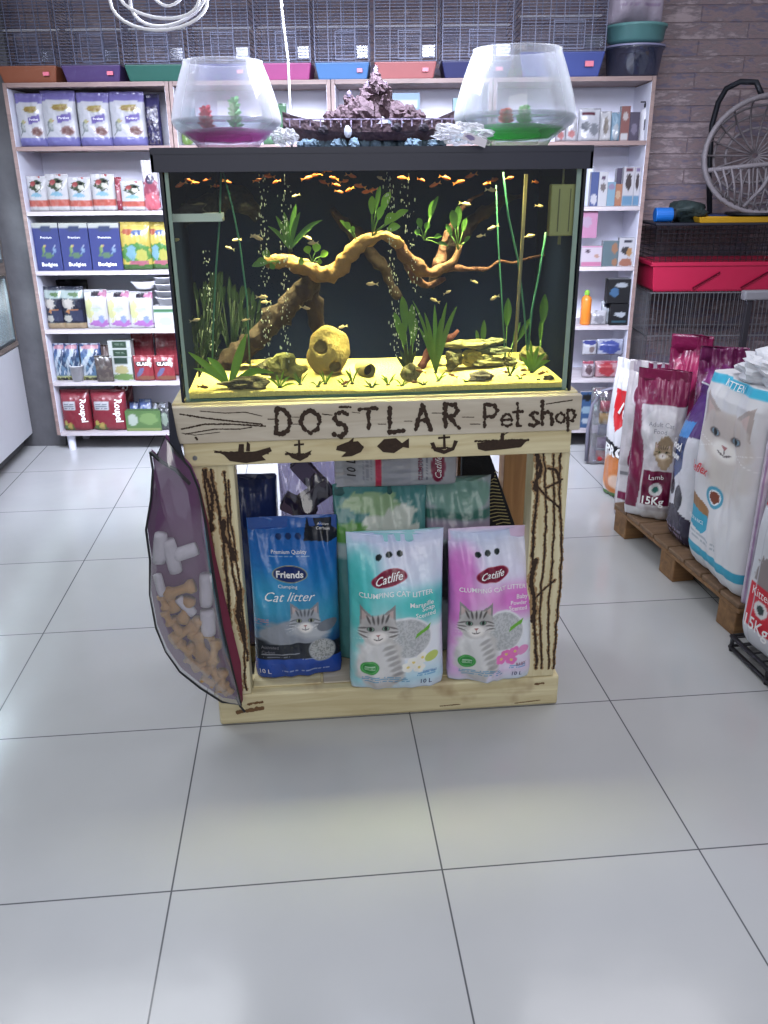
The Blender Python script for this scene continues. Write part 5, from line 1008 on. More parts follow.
# fish
def fish_proto(col, name, label, group, tail):
    e = empty(name, (0, 0, 0), 0, label, 'fish', group); m = mat('fish_%s' % name, col, .35, var=.3, vscale=200)
    mb = MB(); P = [(-.011+.022*i/8, 0, 0) for i in range(9)]; mb.tube(P, [.0012, .0026, .0036, .0040, .0040, .0036, .0028, .0018, .0008], 8); mb.v = [(x, y*.5, z) for x, y, z in mb.v]; mb.build('body', m, e, smooth=True)
    MB().add([(.0095, 0, 0), (.018, .0005, .0045), (.0155, 0, 0), (.018, -.0005, -.0045)], [(0, 1, 2, 3)]).build('tail', mat('tail_%s' % name, tail, .4), e)
    MB().add([(-.003, 0, .003), (.004, 0, .0065), (.006, 0, .002)], [(0, 1, 2)]).build('dorsal_fin', MATS['tail_%s' % name], e)
    return e
fo = fish_proto((214, 110, 60), 'orange_fish', 'small orange fish near the surface of the tank, some standing in for mirrored ones', 'small orange fish near the surface', (230, 150, 80)); fp = fish_proto((206, 178, 140), 'pale_fish', 'small pale fish swimming in the middle of the tank', 'small pale fish in mid water', (220, 200, 160)); fb_ = fish_proto((120, 80, 44), 'brown_fish', 'small brown fish resting just above the tank sand', 'small brown fish near the sand', (170, 120, 60))
q = random.Random(77); used = set()
def putfish(pr, u, v, y, ang=0.):
    o = pr if pr.name not in used else copy_tree(pr); used.add(pr.name); o.location = at(u, v, y); o.rotation_euler = (0, q.uniform(-.4, .4)+ang, q.choice((0, math.pi))+q.uniform(-.6, .6)); k = q.uniform(.75, 1.15); o.scale = (k, k, k)
for u, v in ((316, 173), (323, 180), (333, 176), (337, 183), (345, 179), (352, 174), (359, 184), (366, 190), (372, 188), (308, 176), (340, 190), (349, 188), (330, 168), (268, 174), (276, 180), (258, 178), (188, 178), (196, 181), (206, 178), (180, 183), (216, 184), (228, 180), (422, 178), (434, 183), (446, 176), (460, 180), (486, 182), (494, 178), (510, 176), (536, 180), (470, 174), (402, 176)): putfish(fo, u, v+2, q.uniform(.05, .3))  # extra fish among these stand in for mirror images under the water surface
for u, v in ((295, 196), (308, 238), (312, 243), (254, 236), (258, 238), (229, 248), (236, 240), (176, 240), (263, 297), (265, 302), (306, 308), (371, 284), (342, 327), (245, 320), (475, 282), (492, 190), (530, 236), (540, 206), (466, 204), (492, 228), (480, 236), (434, 300), (448, 292), (196, 320), (494, 298), (380, 178)): putfish(fp, u, v, q.uniform(.04, .22))
for u, v in ((303, 399), (439, 392), (420, 372), (452, 376), (506, 373), (524, 371), (524, 376), (534, 385), (542, 374), (414, 383), (204, 388), (345, 384)): putfish(fb_, u, v-1, .03 if v > 380 else .09)

# ================================================================== ON THE HOOD
bowlg = clear('fish_bowl_glass', (250, 250, 253), .1, .08, milk=.27, milkcol=(250, 252, 255), fk=.35)
def see_through_gravel(m):
    nt = m.node_tree; N = nt.nodes; b = N['Principled BSDF']; src = b.inputs['Base Color'].links[0].from_socket
    t = N.new('ShaderNodeBsdfTranslucent'); nt.links.new(src, t.inputs[0]); x = N.new('ShaderNodeMixShader'); x.inputs[0].default_value = .7
    nt.links.new(b.outputs[0], x.inputs[1]); nt.links.new(t.outputs[0], x.inputs[2]); nt.links.new(x.outputs[0], N['Material Output'].inputs[0])
def fish_bowl(x, y, s, gravel, label):
    e = empty('fish_bowl', (x, y, TOPZ), 0, label, 'fish bowl'); k = s
    outp = [(.066, 0), (.072, .004), (.078, .014), (.100, .030), (.120, .044), (.1275, .058), (.126, .072), (.120, .098), (.111, .128), (.101, .156), (.0905, .182), (.091, .186)]
    inn = [(.087, .186), (.0875, .182), (.098, .156), (.108, .128), (.117, .098), (.123, .072), (.1245, .058), (.117, .046), (.098, .033), (.074, .018), (.0, .012)]
    MB().lathe([(r*k, z*k) for r, z in outp+inn], n=48).build('glass_shell', bowlg, e, smooth=True)
    MB().lathe([(.072*k, .019*k), (.0965*k, .0345*k), (.103*k, .040*k), (.05*k, .046*k), (.001, .043*k)], n=40).build('gravel', gravel, e, smooth=True)
    MB().lathe([(.1155*k, .0475*k), (.1225*k, .058*k), (.1218*k, .066*k), (.0, .066*k)], n=48, capb=False).build('water', clear('bowl_water', (240, 248, 250), .3, .02, milk=.10), e, smooth=True)
    return e
pink = mat('pink_gravel', (244, 130, 204), .8, var=.3, vscale=160, bump=.5); grn = mat('green_gravel', (120, 240, 130), .8, var=.3, vscale=160, bump=.5)
see_through_gravel(pink); see_through_gravel(grn)
b1 = fish_bowl(.183, .15, 1.0, pink, 'glass fish bowl with pink gravel standing at the left of the hood'); b2 = fish_bowl(.872, .16, 1.15, grn, 'glass fish bowl with green gravel standing at the right of the hood')
fk = mat('plastic_plant_green', (120, 200, 120), .5, var=.3); fr_ = mat('plastic_plant_red', (210, 70, 90), .5)
def bowl_plant(x, y, z, h, m, label, seed):
    q = random.Random(seed); e = empty('plastic_plant', (x, y, z), 0, label, 'plant'); mb = MB()
    for i in range(30): t = i/30; a = i*2.4; leafmb(mb, (0, 0, h*t), (.022*math.cos(a)*(1-.4*t), .022*math.sin(a)*(1-.4*t), h*t+.012), .004, .3)
    mb.build('leaves', m, e, smooth=True); MB().tube([(0, 0, 0), (0, 0, h)], .0015, 5).build('stem', m, e)
bowl_plant(.202, .15, TOPZ+.042, .062, fk, 'green plastic plant inside the left fish bowl', 1); bowl_plant(.135, .15, TOPZ+.040, .045, fr_, 'red plastic sprig inside the left fish bowl', 2)
bowl_plant(.895, .16, TOPZ+.05, .035, fk, 'small green plastic plant inside the right fish bowl', 3); bowl_plant(.85, .16, TOPZ+.05, .028, mat('plastic_plant_coral', (230, 130, 110), .5), 'coral plastic sprig inside the right fish bowl', 4)
wrapm = clear('crumpled_film', (240, 240, 245), .4, .15, milk=.5)
def crumple(x, y, r, seed, label):
    mb = MB().blob((0, 0, 0), r, seed, .30, 3.2, 20); z0 = min(v_[2] for v_ in mb.v); return mb.build('plastic_wrapper', wrapm, loc=(x, y, TOPZ-z0), rz=.2, label=label, cat='wrapper')
crumple(.722, .010, (.062, .035, .022), 61, 'crumpled clear plastic wrapper leaning at the left of the right fish bowl')
crumple(.318, .020, (.028, .022, .016), 62, 'small crumpled plastic wrapper between the left bowl and the ship')
me = card_mesh('paper_slip', .055, .018, .001, simple((210, 205, 215), (.3, .5, .2, .3, (120, 110, 150)))); o = finish(bpy.data.objects.new('paper_slip', me), None, 'small printed paper slip tucked in front of the plastic wrapper', 'paper'); o.location = (.735, -.037, TOPZ+.004); o.rotation_euler = (-.3, .35, 0)
# ship ornament
stn = mat('ornament_stone', (96, 78, 84), .85, var=.4, vscale=30, bump=.9, bscale=60); stl = mat('ornament_light_stone', (140, 128, 150), .85, var=.4, vscale=50, bump=.9, bscale=70)
sh = empty('ship_ornament', (.537, .30, TOPZ), 0, 'purplish stone shipwreck ornament with a rocky castle on the hood', 'ornament')
mb = MB(); stations = []
for i in range(19):
    t = i/18; x = -.215+.440*t; deck = .058+.028*abs(2*t-1)**3*(1 if t < .5 else 1.5); hwid = .052*math.sin(math.pi*min(.97, max(.05, .06+t*.9)))**.6; keel = .022+.02*max(0, (t-.8)/.2)
    stations.append([(x, -hwid, deck), (x, -hwid*.92, (deck+keel)/2), (x, -hwid*.45, keel), (x, hwid*.45, keel), (x, hwid*.92, (deck+keel)/2), (x, hwid, deck), (x, hwid*.8, deck-.008), (x, -hwid*.8, deck-.008)])
vs = [Vector(p)+Vector((0, 0, .0025*mnoise.noise(Vector(p)*60))) for s__ in stations for p in s__]
mb.add(vs, [(i*8+j, i*8+(j+1) % 8, i*8+8+(j+1) % 8, i*8+8+j) for i in range(18) for j in range(8)]+[tuple(range(8))[::-1], tuple(range(144, 152))]); mb.build('hull', stn, sh)
mb = MB()
for i in range(18): x = -.20+.41*i/17; mb.box(x, x+.003, -.054, -.050, .05, .068)
mb.box(-.21, .2, -.0545, -.0515, .066, .069); mb.build('railing', stl, sh)
mb = MB(); q = random.Random(8)
for i, (x, z, r) in enumerate(((-.02, .08, .035), (.0, .10, .032), (-.045, .085, .026), (.02, .115, .028), (.012, .140, .020), (.010, .160, .012), (.035, .10, .025), (-.07, .078, .02), (.06, .085, .024), (-.01, .125, .02), (-.055, .110, .014), (.03, .135, .014), (.09, .078, .02), (-.10, .073, .016), (.115, .074, .014))):
    mb.blob((x, q.uniform(-.015, .015), z), (r, r*.9, r*.95), i, .3, 2.5, 9)
mb.build('castle_rock', stn, sh)
mb = MB()
for x, z, h in ((.010, .165, .020), (.030, .140, .012), (-.055, .118, .014), (-.01, .14, .012)): mb.lathe([(.005, 0), (.006, h*.7), (.001, h)], (x, -.01, z), 8)
mb.build('turret', stl, sh); MB().blob((-.062, -.056, .040), (.009, .004, .013), 2, .1, n=6).build('figurehead', mat('pale_ghost', (190, 196, 210), .6), sh)
mb = MB()
for x, z in ((.055, .05), (-.12, .045), (.12, .05)): mb.blob((x, -.050, z), (.012, .006, .010), 9, .2, n=6)
mb.build('cannon_port', mat('port_dark', (50, 44, 52), .8), sh)
mb = MB()
for i in range(26): mb.blob((-.17+.34*i/25, q.uniform(-.05, .04), .012), (.014, .016, .013), i, .3, 2, 6)
mb.build('gravel_base', mat('blue_grey_gravel', (96, 116, 130), .85, var=.4, vscale=70, bump=.8), sh)
sh.scale = (1.05, 1.0, 1.05)
# cords
cordm = mat('white_cord', (240, 240, 245), .4, var=.02)
P = [at(284, -60, .37), at(279, -20, .37), at(283, 20, .37), at(288, 60, .37), at(290, 108, .37)]; P.append(Vector((P[-1].x, .375, TOPZ+.004))); o = P[-1].copy()
MB().tube([p-o for p in P], .0032, 8).build('hanging_cord', cordm, smooth=True, loc=o, label='straight white cord hanging down behind the ship ornament', cat='cord')
pts = []
for i in range(70):
    t = i/69*2.6*2*math.pi; rx = 43-9*math.sin(t*.31); ry = 26+5*math.sin(t*.5); pts.append(at(162+rx*math.cos(t)+4*math.sin(t*.4), -2+ry*math.sin(t)-3*math.cos(t*.7), .08+.02*math.sin(t*.8)))
pts.append(at(205, -60, .1)); o = Vector(pts[0]); MB().tube([p-o for p in pts], .0035, 8).build('coiled_cord', cordm, smooth=True, loc=o, label='white cord coiled in loose loops hanging at the top left', cat='cord')
pts = [at(150+i*4+0, -6+12*math.sin(i*.35), .09) for i in range(10)]; o = Vector(pts[0]); MB().tube([p-o for p in pts], .003, 8).build('coiled_cord', cordm, smooth=True, loc=o, label='short white cord crossing inside the loose coil at top left', cat='cord')

# ================================================================== BAGS IN THE STAND
FZ = .1040
cyan_l = (120, 196, 200)
def litter_bag(name, bx0, bx1, y, h, d, lean, paint, side, label, texts, z=FZ, nx=150, nz=230, rz=0, topw=.99, seed=1, notch=.02, **kw):
    w_ = bx1-bx0; me, fr = bag_mesh('bag_body', w_, h, d, paint, nx=nx, nz=nz, side=side, seed=seed, topw=topw, wr=.011, notch=notch, **kw)
    e = empty(name, ((bx0+bx1)/2, y, z), 0, label, 'cat litter', rot=(-lean, 0, rz)); finish(bpy.data.objects.new('bag_body', me), e)
    for t in texts:
        mb = MB(); text_on(mb, t[0], fr, t[1], t[2], t[3], w_, h, **(t[5] if len(t) > 5 else {})); mb.build('printed_text', t[4], e)
    return e, fr
def p_friends(c):
    c.grad([(0, (36, 70, 150)), (.16, (28, 66, 140)), (.17, (24, 50, 96)), (.42, (60, 140, 176)), (.6, (44, 130, 190)), (.8, (28, 100, 176)), (1, (34, 92, 170))], warp=.03)
    c.mix((c.Y < .42)*(c.Y > .135)*(c.Y < .26+.05*np.sin(c.X*4))*1., (32, 38, 48)); c.rect(0, 0, 1, .135, (34, 72, 158))
    c.poly([(.62, .86), (.66, 1.0), (1, 1.0), (1, .87), (.9, .845)], (26, 32, 44)); c.ell(.25, .55, .3, .12, (70, 170, 200), soft=.9, al=.4); c.ell(.78, .40, .3, .1, (50, 150, 180), soft=.9, al=.4)
    c.ell(.44, .30, .40, .085, (140, 146, 156), soft=.3, noise=.2); c.ell(.66, .315, .22, .05, (176, 180, 186), soft=.5, noise=.2); c.cat(.60, .37, .175, (176, 180, 186), (128, 134, 144), (70, 74, 82), body=False, eye=(176, 186, 150)); c.ell(.85, .345, .12, .035, (110, 116, 126), rot=.3)
    c.mix((c.Y < .235)*(c.Y > .135)*1., (32, 38, 48)); c.ell(.78, .185, .155, .078, (150, 156, 160)); c.ell(.78, .185, .142, .071, (176, 178, 178)); c.mix((((c.X-.78)/.142)**2+((c.Y-.185)/.071)**2 < 1)*(vnoise(c.X*90, c.Y*160, 2) > .55)*.6, (110, 112, 112))
    c.ell(.45, .675, .20, .052, (196, 176, 120)); c.ell(.45, .675, .19, .048, (24, 44, 100)); c.rect(0.08, .165, .52, .168, (170, 175, 185)); c.lines(.1, .145, .4, .16, 1, (170, 175, 190)); c.lines(.3, .045, .85, .062, 1, (190, 200, 225)); c.lines(.22, .775, .68, .785, 1, (190, 210, 230)); c.lines(.02, .36, .18, .40, 3, (190, 120, 130)); c.lines(.55, .13, .85, .134, 1, (190, 200, 225))
    for x in (.34, .45, .56): c.ell(x, .885, .035, .018, (20, 50, 100))
e, _ = litter_bag('cat_litter_bag', .158, .412, .100, .475, .11, .10, p_friends, (34, 76, 150), 'blue cat litter bag with grey cat picture, leftmost in the stand', [('Friends', .45, .675, .31, white_ink, dict(bold=.025)), ('Cat litter', .44, .535, .58, white_ink, dict(shear=.45)), ('Premium Quality', .45, .80, .40, white_ink), ('Clumping', .42, .597, .22, white_ink), ('Activated', .18, .215, .20, grey_ink), ('Carbon', .16, .182, .15, grey_ink), ('Active', .84, .955, .13, white_ink), ('Carbon', .84, .925, .15, white_ink), ('10 L', .12, .055, .13, white_ink)], seed=5)
def p_catlife(tint, tint2, deep, flower, leafc, lx=.42):
    def f(c):
        c.grad([(0, (214, 226, 238)), (.08, tint2), (.22, (226, 230, 238)), (.5, (222, 228, 234)), (.62, tint), (.72, tint2), (.88, (214, 218, 238)), (1, (196, 208, 236))], warp=.12)
        c.ell(.04, .60, .26, .26, deep, soft=.9, al=.85, noise=.3); c.ell(.14, .80, .20, .12, deep, soft=.9, al=.5); c.ell(.85, .56, .42, .10, deep, soft=1., al=.85); c.ell(.05, .2, .2, .15, deep, soft=1., al=.4); c.ell(.75, .80, .35, .12, (222, 224, 242), soft=.9, al=.7)
        c.ell(.60, .36, .27, .14, (230, 232, 236)); c.ell(.60, .36, .25, .125, (170, 174, 176)); c.mix((((c.X-.60)/.25)**2+((c.Y-.36)/.125)**2 < 1)*(vnoise(c.X*80, c.Y*130, 2) > .5)*.6, (206, 208, 210))
        c.cat(.29, .42, .20, (200, 198, 196), (142, 140, 140), (60, 56, 56), eye=(130, 170, 150)); c.ell(.30, .20, .19, .13, (214, 214, 214), soft=.4, noise=.3)
        for k in range(6): c.ell(.40+.02*k, .30-.035*k, .07, .012, (140, 138, 138), rot=.5, soft=.6, al=.6)
        for (x, y) in ((.66, .20), (.60, .17), (.72, .16), (.76, .22)):
            for a in range(5): c.ell(x+.035*math.cos(a*1.256), y+.018*math.sin(a*1.256), .036, .018, flower, soft=.2)
            c.ell(x, y, .018, .009, (230, 210, 120))
        c.ell(.86, .22, .08, .03, leafc, rot=.5); c.poly([(.68, .355), (.84, .405), (.86, .44), (.70, .385)], (110, 176, 60)); c.ell(.20, .165, .10, .047, (60, 150, 70)); c.ell(.20, .165, .085, .040, (90, 176, 96)); c.ell(.20, .165, .075, .034, (50, 140, 66)); c.lines(.14, .15, .26, .18, 3, (220, 235, 220))
        c.ell(lx, .735, .19, .048, (160, 40, 70), rot=.12); c.ell(lx, .735, .18, .043, (118, 22, 52), rot=.12)
        c.lines(.12, .065, .62, .11, 3, (90, 150, 190)); c.lines(.70, .10, .90, .125, 2, (90, 150, 200)); c.rect(.0, .0, 1, .012, (190, 205, 220))
        for i, x in enumerate((.32, .43, .54)): c.ell(x, .855+.004*i, .035, .017, (26, 40, 40))
    return f
e, _ = litter_bag('cat_litter_bag', .428, .698, .012, .462, .115, .06, p_catlife((150, 214, 218), (186, 222, 236), (64, 190, 186), (240, 240, 232), (190, 205, 110)), (150, 205, 210), 'turquoise and white cat litter bag with tabby cat, middle front of the stand',
    [('Catlife', .42, .735, .29, white_ink, dict(shear=.4, rot=.12, bold=.01)), ('CLUMPING CAT LITTER', .49, .645, .78, white_ink, dict(bold=.01)), ('Marseille', .76, .575, .26, white_ink, dict(bold=.01)), ('Soap', .83, .54, .14, white_ink, dict(bold=.01)), ('Scented', .80, .505, .22, white_ink, dict(bold=.01)), ('MARSEILLE', .84, .125, .15, blue_ink), ('10 L', .80, .055, .12, navy_ink, dict(bold=.01))], seed=7, notch=.03)
e, _ = litter_bag('cat_litter_bag', .708, .956, .022, .455, .115, .06, p_catlife((232, 196, 230), (226, 210, 236), (216, 110, 200), (230, 120, 190), (230, 150, 200), .48), (214, 190, 220), 'pink and white cat litter bag with tabby cat, right front of the stand',
    [('Catlife', .48, .735, .27, white_ink, dict(shear=.4, rot=.12, bold=.01)), ('CLUMPING CAT LITTER', .49, .645, .78, white_ink, dict(bold=.01)), ('Baby', .84, .575, .14, white_ink, dict(bold=.01)), ('Powder', .80, .54, .2, white_ink, dict(bold=.01)), ('Scented', .79, .505, .22, white_ink, dict(bold=.01)), ('BABY', .84, .125, .12, maroon_ink), ('10 L', .80, .055, .12, navy_ink, dict(bold=.01))], seed=9, notch=.03)
# back row
def p_teal(c):
    c.grad([(0, (90, 150, 150)), (1, (70, 130, 130))], warp=.2); c.ell(.6, .8, .3, .1, (206, 214, 206), noise=.6); c.ell(.4, .9, .3, .06, (150, 180, 140), noise=.5); c.ell(.15, .75, .2, .06, (90, 150, 70), noise=.5); c.rect(0, .62, 1, .7, (170, 190, 190), .03)
e, _ = litter_bag('cat_litter_bag', .400, .672, .19, .548, .12, 0, p_teal, (60, 96, 96), 'teal litter bag with white flowers standing behind the turquoise bag', [('10 L', .8, .70, .12, navy_ink)], nx=50, nz=70, seed=12, n=5)
def p_teal2(c): c.fill((150, 164, 170)).rect(0, .78, 1, .84, (60, 110, 100), .01).ell(.5, .92, .5, .1, (120, 160, 150)).ell(.5, .5, .4, .2, (60, 60, 66)); c.rect(0, .68, 1, .78, (150, 140, 160))
e, _ = litter_bag('cat_litter_bag', .664, .862, .21, .548, .12, 0, p_teal2, (70, 84, 84), 'grey green litter bag standing behind the pink bag', [], nx=40, nz=60, seed=13, n=5)
def p_lie(c): c.fill((176, 178, 184)).rect(.05, .0, .95, 1, (168, 170, 176)).rect(0, .63, 1, .68, (186, 50, 80)).rect(0, .38, 1, .62, (156, 158, 166)).ell(.5, .16, .36, .06, (120, 26, 56)); c.lines(.2, .25, .8, .34, 3, (70, 70, 90)); c.lines(.2, .7, .8, .8, 3, (130, 130, 140))
me, fr = bag_mesh('bag_body', .13, .34, .10, p_lie, nx=40, nz=80, side=(170, 172, 180), seed=14, wr=.005)
e = empty('cat_litter_bag', (.415+.335, .19, .705), 0, 'white grey litter bag lying sideways on top of the teal bags', 'cat litter', rot=(0, -math.pi/2, 0)); finish(bpy.data.objects.new('bag_body', me), e)
mb = MB(); text_on(mb, '10 L', fr, .5, .87, .42, .13, .34, bold=.01); mb.build('printed_text', black_ink, e); mb = MB(); text_on(mb, 'Catlife', fr, .5, .16, .5, .13, .34, shear=.4); mb.build('printed_text', white_ink, e)
mb = MB(); text_on(mb, 'CLUMPING', fr, .5, .31, .6, .13, .34, bold=.01); mb.build('printed_text', maroon_ink, e)
e, _ = litter_bag('cat_litter_bag', .100, .246, .26, .56, .12, 0, lambda c: c.fill((30, 44, 90)), (28, 40, 84), 'dark navy bag standing deep in the stand behind the blue bag', [], nx=24, nz=36, seed=15, pillow=True)
# clear bag with dark toys
tg = empty('toy_bag', (.335, .25, FZ), 0, 'clear plastic bag of dark boxed toys standing behind the blue bag', 'bag')
me, _ = bag_mesh('clear_film', .17, .645, .10, lambda c: c.fill((200, 200, 200)), nx=30, nz=40, m=clear('toy_bag_film', (186, 182, 198), .3, .1, milk=.14, milkcol=(120, 116, 130), fk=.3), wr=.012, seed=16); finish(bpy.data.objects.new('clear_film', me), tg)
for i, (dx, dz, r, cl, lb) in enumerate(((.0, .56, .9, (78, 66, 96), 'dark violet toy carton at the top of the clear bag'), (-.03, .46, .5, (86, 70, 90), 'dark violet toy carton low in the clear bag'), (.02, .50, -.6, (70, 64, 80), 'dark grey toy carton leaning across the clear bag'), (-.01, .38, .15, (100, 90, 112), 'greyish toy carton at the middle of the clear bag'), (.0, .26, -.2, (66, 60, 72), 'dark toy carton at the lower middle of the clear bag'), (.0, .12, .1, (60, 56, 66), 'dark toy carton at the bottom of the clear bag'))):
    M_ = Matrix.Rotation(r, 4, 'Y'); MB().box(-.05, .05, -.02, .02, -.025, .025, M_).build('toy_carton', mat('carton_%d' % i, cl, .5, var=.2), loc=(.335+dx, .25-.006*i, FZ+dz), bevel=.002, label=lb, cat='box')
# black mesh scratcher
sp = empty('scratch_board', (.88, .30, FZ), 0, 'black fabric panel with beige mesh patch leaning inside the stand', 'panel')
MB().prism([(-.09, 0), (.10, 0), (.10, .30), (-.02, .62), (-.09, .64)], -.012, .012).build('fabric_panel', mat('black_fabric', (22, 24, 28), .8, bump=.4, bscale=300), sp, bevel=.003)
mb = MB()
for i in range(16):
    z = .36+i*.011; x1 = .085-(z-.30)*.34; x0 = max(-.02, .02-.05*math.sin(i/15*3.14)); mb.tube([(x0, -.0135, z), ((x0+x1)/2, -.0135, z+.006), (x1, -.0135, z+.002)], .0016, 5)
mb.build('beige_mesh', mat('beige_mesh_thread', (170, 160, 110), .7), sp)

# ================================================================== ZIPPED BAG OF CHEWS at the left of the stand
zb_ = empty('zipped_chew_bag', (0, -.06, .02), 0, 'clear fronted purple zip bag of chews hanging off the stand left side', 'bag'); ZO = Vector((0, -.06, .02))
prof = [(165, 437), (176, 452), (190, 468), (199, 490), (206, 525), (213, 570), (222, 625), (232, 668), (241, 705), (222, 702), (200, 688), (180, 672), (166, 652), (156, 628), (150, 595), (150, 560), (146, 530), (151, 500), (153, 470), (150, 452), (156, 458)]
ring3 = [at(u, v, -.055)-ZO for u, v in prof]
purple = mat('purple_vinyl', (116, 60, 112), .5, var=.15); mb = MB(); n = len(ring3)
mb.add([p+Vector((0, .021, 0)) for p in ring3]+[p+Vector((0, .026, 0)) for p in ring3], [tuple(range(n)), tuple(range(2*n-1, n-1, -1))]+[(i, i+n, (i+1) % n+n, (i+1) % n) for i in range(n)]); mb.build('back_panel', purple, zb_)
MB().tube(ring3, .0030, 8, closed=True).build('black_piping', blk, zb_, smooth=True)
rs = [at(u, v, -.055)-ZO for u, v in [(199, 490), (206, 525), (213, 570), (222, 625), (232, 668), (241, 705)]]; rs2 = [p+Vector(((0, .003, .010, .020, .022, .004)[i], .024, 0)) for i, p in enumerate(rs)]
MB().add([tuple(p) for p in rs+rs2], [(i, i+1, i+7, i+6) for i in range(5)]).build('side_gusset', mat('maroon_gusset', (112, 36, 60), .6), zb_)
# bulging clear front
cen = sum(ring3, Vector())/n; V = []; Fc = []; K = 7
for k in range(K+1):
    f_ = 1-k/K
    for p in ring3:
        q_ = cen+(p-cen)*f_; V.append(q_+Vector((0, -.035*math.sqrt(max(0, 1-f_**2.2))+.006*mnoise.noise(q_*18), 0)))
for k in range(K):
    for i in range(n): a = k*n+i; b_ = k*n+(i+1) % n; Fc.append((a, b_, b_+n, a+n))
MB().add(V, Fc).build('clear_front', clear('vinyl_clear', (238, 236, 240), .6, .12, milk=.05, milkcol=(225, 222, 232), fk=.25), zb_, smooth=True)
MB().tube([at(u, v, -.06)-ZO for u, v in [(150, 452), (162, 462), (176, 470), (190, 484)]], .005, 8).build('zip_seam', blk, zb_, smooth=True)
MB().add([at(*p)-ZO for p in [(168, 402, -.03), (171, 404, -.03), (177, 436, -.045), (186, 464, -.05), (170, 450, -.045)]]+[at(*p)-ZO+Vector((0, .006, 0)) for p in [(168, 402, -.03), (171, 404, -.03), (177, 436, -.045), (186, 464, -.05), (170, 450, -.045)]], [(0, 1, 2, 3, 4), (9, 8, 7, 6, 5)]+[(i, i+5, (i+1) % 5+5, (i+1) % 5) for i in range(5)]).build('hanging_strap', mat('dark_fabric_strap', (40, 42, 54), .8), zb_)
MB().tube([at(u, v, -.055)-ZO for u, v in [(236, 697), (240, 706), (245, 712)]], .003, 6).build('zip_pull', blk, zb_)
bone = mat('tan_rawhide', (190, 146, 84), .6, var=.35, vscale=40, bump=.4); wht = mat('white_rawhide', (214, 212, 218), .6, var=.12, vscale=30, bump=.4)
def chew(u, v, ang, L, r, m, label, kind, y=-.052):
    p = at(u, v, y); d = Vector((math.cos(ang), 0, math.sin(ang))); P = [d*L*(i/6-.5) for i in range(7)]; rr = [r*k for k in ((1.25, 1.3, .8, .8, .8, 1.3, 1.2) if kind == 'bone' else (.9, 1, 1, 1, 1, 1, .9))]
    MB().tube(P, rr, 12).build('chew_bone' if kind == 'bone' else 'rawhide_roll', m, smooth=True, loc=p, label=label, cat='pet chew', group='chews in the zipped bag' if kind == 'bone' else None)
TB = [(172, 600, 1.7, .06, .015), (180, 590, .3, .08, .015), (186, 610, 1.2, .07, .014), (176, 626, 2.0, .05, .014), (184, 632, .6, .08, .014), (200, 645, 1.7, .08, .016), (196, 652, 2.2, .06, .014), (205, 662, .4, .07, .014), (214, 652, 1.3, .07, .013), (214, 672, 2.0, .055, .014), (222, 680, 1.4, .06, .013), (184, 648, 2.3, .05, .012), (228, 688, 2.0, .035, .009), (202, 668, 2.4, .05, .012), (168, 618, 1.9, .040, .011), (178, 640, 2.1, .04, .011), (192, 662, 2.3, .04, .011), (208, 681, 2.5, .04, .010), (222, 691, 2.7, .035, .009), (164, 602, 1.8, .04, .011), (196, 628, 1.2, .06, .013), (212, 640, 2.0, .06, .012)]
for i, t in enumerate(TB): chew(*t, bone, 'tan bone shaped chew inside the zipped bag', 'bone', y=-.050-.004*(i % 3))
WB = [(160, 548, 1.4, .08, .017, 'white rawhide roll at the upper left inside the zipped bag'), (172, 556, 1.7, .09, .018, 'tall white rawhide roll beside the upper left one'), (186, 552, .3, .06, .018, 'white rawhide knot at the top centre of the chews'), (206, 590, 1.5, .09, .017, 'white rawhide roll standing at the right of the zipped bag'), (208, 622, 1.55, .07, .020, 'lower white rawhide block at the right of the zipped bag'), (186, 606, 2.2, .06, .013, 'white rawhide piece among the tan chews'), (160, 585, 1.7, .06, .012, 'slim white rawhide piece at the left edge')]
for u, v, a, L, r, lb in WB: chew(u, v, a, L, r, wht, lb, 'roll', y=-.058)

# ================================================================== PALLET AND BAGS AT RIGHT
pal = wood('pallet_wood', (140, 104, 66), (104, 74, 46), 'Y', .7); pal2 = wood('pallet_top', (124, 98, 74), (96, 74, 56), 'Y', .7)
A0 = Vector((1.655, 1.27, 0)); A1 = Vector((1.735, .30, 0)); ex = (A1-A0).normalized(); ang = math.atan2(ex.y, ex.x); LP_ = (A1-A0).length
pr = empty('pallet', A0, ang, 'low brown wooden pallet carrying the big pet food bags', 'pallet')   # local x along the front edge, local y to the right
def pb(x0, x1, y0, y1, z0, z1, n_, m): MB().box(x0, x1, y0, y1, z0, z1).build(n_, m, pr, bevel=.004)
for y in (0.0, .35, .70):
    for x in (.0, .42, .84): pb(x+.005, x+.115, y+.005, y+.095, .0, .095, 'block', pal)
    pb(0, LP_, y, y+.10, .0955, .112, 'stringer', pal)
for i in range(8): pb(i*LP_/8+.004, (i+1)*LP_/8-.004, -.002, .80, .1125, .130, 'deck_board', pal2)
PZ = .1315
